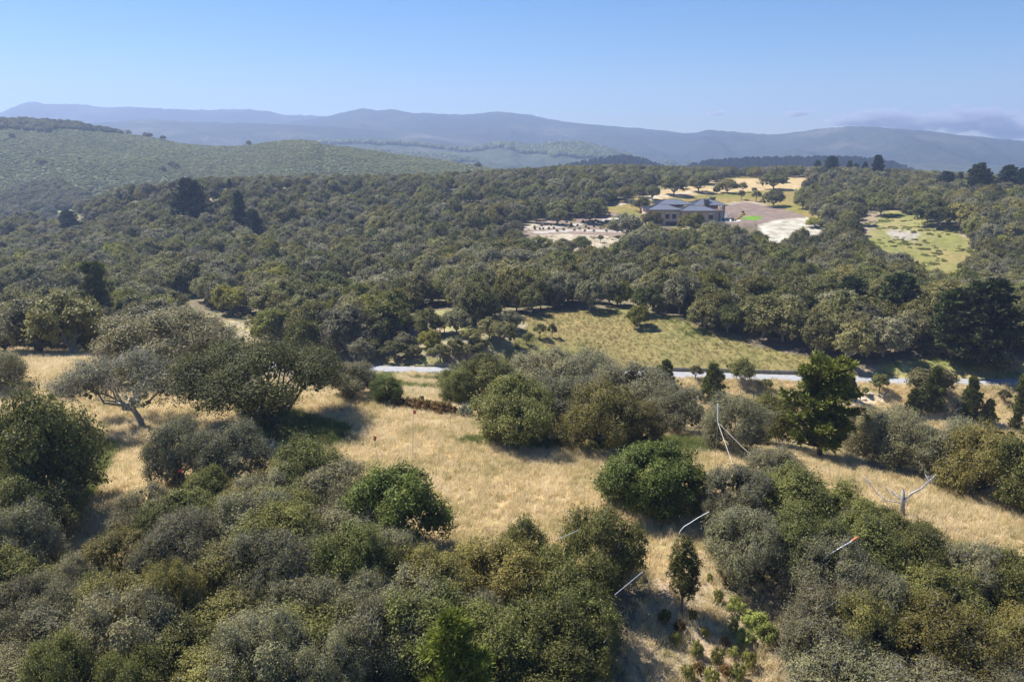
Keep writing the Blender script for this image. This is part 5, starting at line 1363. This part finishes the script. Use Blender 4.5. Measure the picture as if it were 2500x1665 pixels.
def tube_obj(name, P_, r, mat, root, sides=5): return MB().tube(P_, [r] * len(P_), sides).build(name, mat, root)
b1 = hit(1745, 1128); sp_ = empty('story_pole', tuple(b1)); tag(sp_, 'tall story pole with a bright white upper pipe held by two pale guy ropes', 'story pole')
top = at_y(1752, 987, b1[1]) - b1; mid = at_y(1752.5, 1031, b1[1]) - b1
tube_obj('lower_rod', [(0, 0, -.2), mid], .022, M_THIN, sp_)
tube_obj('white_pipe', [mid, top], .06, M_POLE, sp_)
g1 = hit(1802, 1172) - b1
tube_obj('guy_rope', [mid, g1], .034, M_WIRE, sp_)
e2 = at_y(1886, 1156, b1[1] - 5) - b1
tube_obj('guy_rope', [mid, (mid + e2) / 2 - np.array([0, 0, .15]), e2], .022, M_WIRE, sp_)
def flag(px, py, Y, w, h_, mat, label, name='marker_flag'):
    p = at_y(px, py, Y); dep = project(*p)[2] / FPX; w *= dep * .75; h_ *= dep * .7
    V = []
    n_ = 5
    for i in range(n_):
        t = i / (n_ - 1); yy = math.sin(t * 5) * w * .15
        V += [(w * (t - .5), yy, -h_ * (.5 - .1 * t)), (w * (t - .5), yy, h_ * (.5 - .15 * t)), (w * (t - .5), yy + .03, -h_ * (.5 - .1 * t)), (w * (t - .5), yy + .03, h_ * (.5 - .15 * t))]
    Fc = []
    for i in range(n_ - 1):
        o = i * 4; q = o + 4
        Fc += [(o, q, q + 1, o + 1), (o + 2, o + 3, q + 3, q + 2), (o + 1, q + 1, q + 3, o + 3), (o, o + 2, q + 2, q)]
    f = MB().poly(V, Fc).build(name, mat); f.location = tuple(p); f.rotation_euler = (0.3, .3, .4)
    return tag(f, label, 'flag')
flag(1887, 1158, b1[1] - 5, 8, 6, M_RED, 'red flag at the end of the long guy rope above the right thicket')
def pole_flag(bx, by, tx, ty, lab, fw=7, fh=9, guy=None):
    bb = hit(bx, by); r = empty('story_pole', tuple(bb)); tag(r, lab, 'story pole')
    t_ = at_y(tx, ty, bb[1] + .3) - bb
    tube_obj('rod', [(0, 0, -.2), t_], .02, M_THIN, r)
    d_ = project(*(t_ + bb))[2] / FPX
    MB().poly([(t_[0], t_[1] - .02, t_[2] - fh * d_), (t_[0] + fw * d_ * .8, t_[1] - .05, t_[2] - fh * d_ * 1.2), (t_[0] + fw * d_, t_[1] + .04, t_[2] - fh * d_ * .2), (t_[0], t_[1] - .02, t_[2]),
               (t_[0], t_[1] + .02, t_[2] - fh * d_), (t_[0] + fw * d_ * .8, t_[1] - .01, t_[2] - fh * d_ * 1.2), (t_[0] + fw * d_, t_[1] + .08, t_[2] - fh * d_ * .2), (t_[0], t_[1] + .02, t_[2])],
              [(0, 1, 2, 3), (4, 7, 6, 5), (0, 4, 5, 1), (1, 5, 6, 2), (2, 6, 7, 3), (3, 7, 4, 0)]).build('orange_flag', M_ORANGE, r)
    if guy: tube_obj('guy_rope', [t_ * .45, hit(*guy) - bb], .012, M_WIRE, r)
pole_flag(1007, 1150, 1009, 1001, 'tall thin story pole with an orange flag standing in the meadow grass', guy=(975, 1140))
pole_flag(927, 1140, 912, 1064, 'shorter leaning story pole with an orange flag left of the tall one', 7, 11)
pole_flag(1411, 1262, 1411, 1240, 'stubby orange marker stake above the rounded middle foreground oak', 5, 14)
p = hit(1250, 1080)
flag(1235, 924, p[1] + 4, 9, 7, M_ORANGE, 'orange flag on the top of the meadow clump')
p = hit(430, 1190); flag(440, 1151, p[1] - 3.4, 13, 8, M_RED, 'red flag caught among the stems of the pair of grey oaks')
for a, b_, yy, l in ((1978, 1178, 1290, 'red ribbon at the top of the right thicket'), (2028, 1239, 1330, 'red ribbon left of the dead snag'), (1866, 1274, 1330, 'upper red ribbon on the left flank of the right thicket'), (1858, 1305, 1350, 'lower red ribbon on the left flank of the right thicket')):
    p = hit(a, yy); flag(a, b_, p[1] - .5, 7, 6, M_RED, l)
# the stick with an orange tip, the bent pipe, thin lines
p = hit(2050, 1440); st = empty('survey_stick', tuple(at_y(2024, 1353, p[1] - 2))); tag(st, 'white stick with an orange tip poking out of the right thicket', 'stick')
o0 = np.array(st.location); e1 = at_y(2080, 1320, p[1] - 2.3) - o0; e2 = at_y(2094, 1311, p[1] - 2.4) - o0
tube_obj('rod', [-e1 * .25, e1], .035, M_POLE, st); tube_obj('orange_tip', [e1, e2], .075, M_ORANGE, st)
bb = hit(1655, 1345); bp_ = empty('bent_pipe', tuple(bb)); tag(bp_, 'thin white pipe bent over in an arc above the slim young oak', 'pipe')
P_ = [(0, 0, -.2)] + [at_y(a, b, bb[1]) - bb for a, b in ((1655, 1312), (1660, 1297), (1670, 1285), (1685, 1276), (1705, 1263), (1731, 1249))]
tube_obj('pipe', P_, .026, M_POLE, bp_)
for a, b_, c, d_, base, l in ((1500, 1452, 1569, 1395, 1500, 'thin pale line stretched right of the rounded middle foreground oak'), (1360, 1316, 1414, 1293, 1400, 'thin pale line crossing the top of the rounded middle foreground oak')):
    q = hit(c, base)[1] - 4; p0 = at_y(a, b_, q - 1); p1 = at_y(c, d_, q)
    r = MB().tube([(0, 0, 0), tuple(p1 - p0)], [.018, .018], 4).build('guy_line', M_POLE); r.location = tuple(p0); tag(r, l, 'line')
# pale rocks on the road bank and in the gap
M_ROCK = plain('pale_sandstone', (.55, .48, .40), .9, .25, 2, .1, bump=.5)
def rock(px, py, w, h_, lab, grp):
    p = hit(px, py); dep = project(*p)[2] / FPX; rg = np.random.default_rng(int(px)); import bmesh
    bm = bmesh.new(); bmesh.ops.create_icosphere(bm, subdivisions=2, radius=1)
    for v in bm.verts:
        f_ = 1 + rg.uniform(-.18, .18); v.co *= f_; v.co.x *= w * dep / 2; v.co.y *= w * dep / 2.4; v.co.z *= h_ * dep / 2
    me = bpy.data.meshes.new('rock'); bm.to_mesh(me); bm.free(); me.materials.append(M_ROCK)
    o = link('rock', me); o.location = (p[0], p[1], p[2] + h_ * dep * .15); tag(o, lab, 'rock', grp)
for a, b_, w, h_ in ((2060, 985, 20, 10), (2076, 980, 16, 8), (2084, 992, 18, 10), (2092, 984, 12, 7), (2108, 975, 16, 6), (2124, 962, 14, 5)): rock(a, b_, w, h_, 'pale sandstone boulder by the thin young pine below the road', 'pale boulders below the road')
for a, b_, w, h_ in ((2435, 1045, 16, 12), (2448, 1040, 14, 12), (2458, 1048, 12, 10)): rock(a, b_, w, h_, 'white boulder between the pines at the foot of the right bank', 'white boulders at the foot of the right bank')

# ------------------------------------------------------------------ clouds behind the range, then the haze box
m, N, L = new_mat('cloud_vapour')
out = N.new('ShaderNodeOutputMaterial'); pv = N.new('ShaderNodeVolumePrincipled'); g = N.new('ShaderNodeTexCoord')
mp = N.new('ShaderNodeMapping'); mp.inputs['Scale'].default_value = (1 / 150, 1 / 150, 1 / 55)
no = N.new('ShaderNodeTexNoise'); no.inputs['Scale'].default_value = 1.0; no.inputs['Detail'].default_value = 6; no.inputs['Roughness'].default_value = .62
L.new(g.outputs['Object'], mp.inputs['Vector']); L.new(mp.outputs[0], no.inputs['Vector'])
# thins out towards the edge of the puff
cen = N.new('ShaderNodeVectorMath'); cen.operation = 'MULTIPLY_ADD'; cen.inputs[1].default_value = (2, 2, 2); cen.inputs[2].default_value = (-1, -1, -1)
ln = N.new('ShaderNodeVectorMath'); ln.operation = 'LENGTH'
L.new(g.outputs['Generated'], cen.inputs[0]); L.new(cen.outputs[0], ln.inputs[0])
fo = N.new('ShaderNodeMath'); fo.operation = 'MULTIPLY_ADD'; fo.inputs[1].default_value = -.42; fo.inputs[2].default_value = .26
L.new(ln.outputs['Value'], fo.inputs[0])
ad = N.new('ShaderNodeMath'); ad.operation = 'ADD'; L.new(no.outputs[0], ad.inputs[0]); L.new(fo.outputs[0], ad.inputs[1])
r = N.new('ShaderNodeMapRange'); r.inputs['From Min'].default_value = .44; r.inputs['From Max'].default_value = .7; r.inputs['To Max'].default_value = .03
L.new(ad.outputs[0], r.inputs['Value']); L.new(r.outputs[0], pv.inputs['Density']); pv.inputs['Color'].default_value = (.96, .95, .97, 1)
L.new(pv.outputs[0], out.inputs['Volume'])
M_CLOUD = m
def cloud(px, py, w, h_, Y, lab, thick=300):
    import bmesh
    c = at_y(px, py, Y); dep = project(*c)[2] / FPX
    bm = bmesh.new(); bmesh.ops.create_icosphere(bm, subdivisions=3, radius=1)
    for v in bm.verts:
        f_ = 1 + .25 * float(fbm(np.array([v.co.x * 2 + px]), np.array([v.co.z * 2 + v.co.y]), 7, 3)[0]); v.co *= f_
        v.co.x *= w * dep / 2; v.co.z *= h_ * dep / 2; v.co.y *= thick
    me = bpy.data.meshes.new('cloud'); bm.to_mesh(me); bm.free(); me.materials.append(M_CLOUD)
    o = link('cloud', me); o.location = tuple(c); tag(o, lab, 'cloud', None)
CY = 5900
for a, b_, w, h_, l in ((2130, 288, 190, 60, 'leftmost hump of the fog bank over the right end of the range'), (2240, 300, 230, 60, 'second hump of the fog bank over the right end of the range'), (2370, 290, 240, 80, 'tall bright hump of the fog bank near the right edge'), (2480, 312, 260, 70, 'hump of the fog bank cut by the right picture edge'), (2060, 296, 90, 26, 'thin wisp trailing from the left end of the fog bank')):
    cloud(a, b_, w, h_, CY, l)
cloud(1745, 278, 44, 14, CY, 'small grey wisp of cloud, left of the two above the range')
cloud(1945, 278, 62, 20, CY, 'grey wisp of cloud, right of the two above the range')

haze = MB().box(-5200, 5200, -900, 5400, -82, 330).build('haze', plain('unused', (.5, .5, .5)))
haze.data.materials.clear()
m, N, L = new_mat('haze_air'); out = N.new('ShaderNodeOutputMaterial'); pv = N.new('ShaderNodeVolumePrincipled')
pv.inputs['Color'].default_value = (*HAZE_COLOR, 1); pv.inputs['Density'].default_value = HAZE_DENSITY; pv.inputs['Anisotropy'].default_value = .2
L.new(pv.outputs[0], out.inputs['Volume']); haze.data.materials.append(m)
tag(haze, kind='stuff')
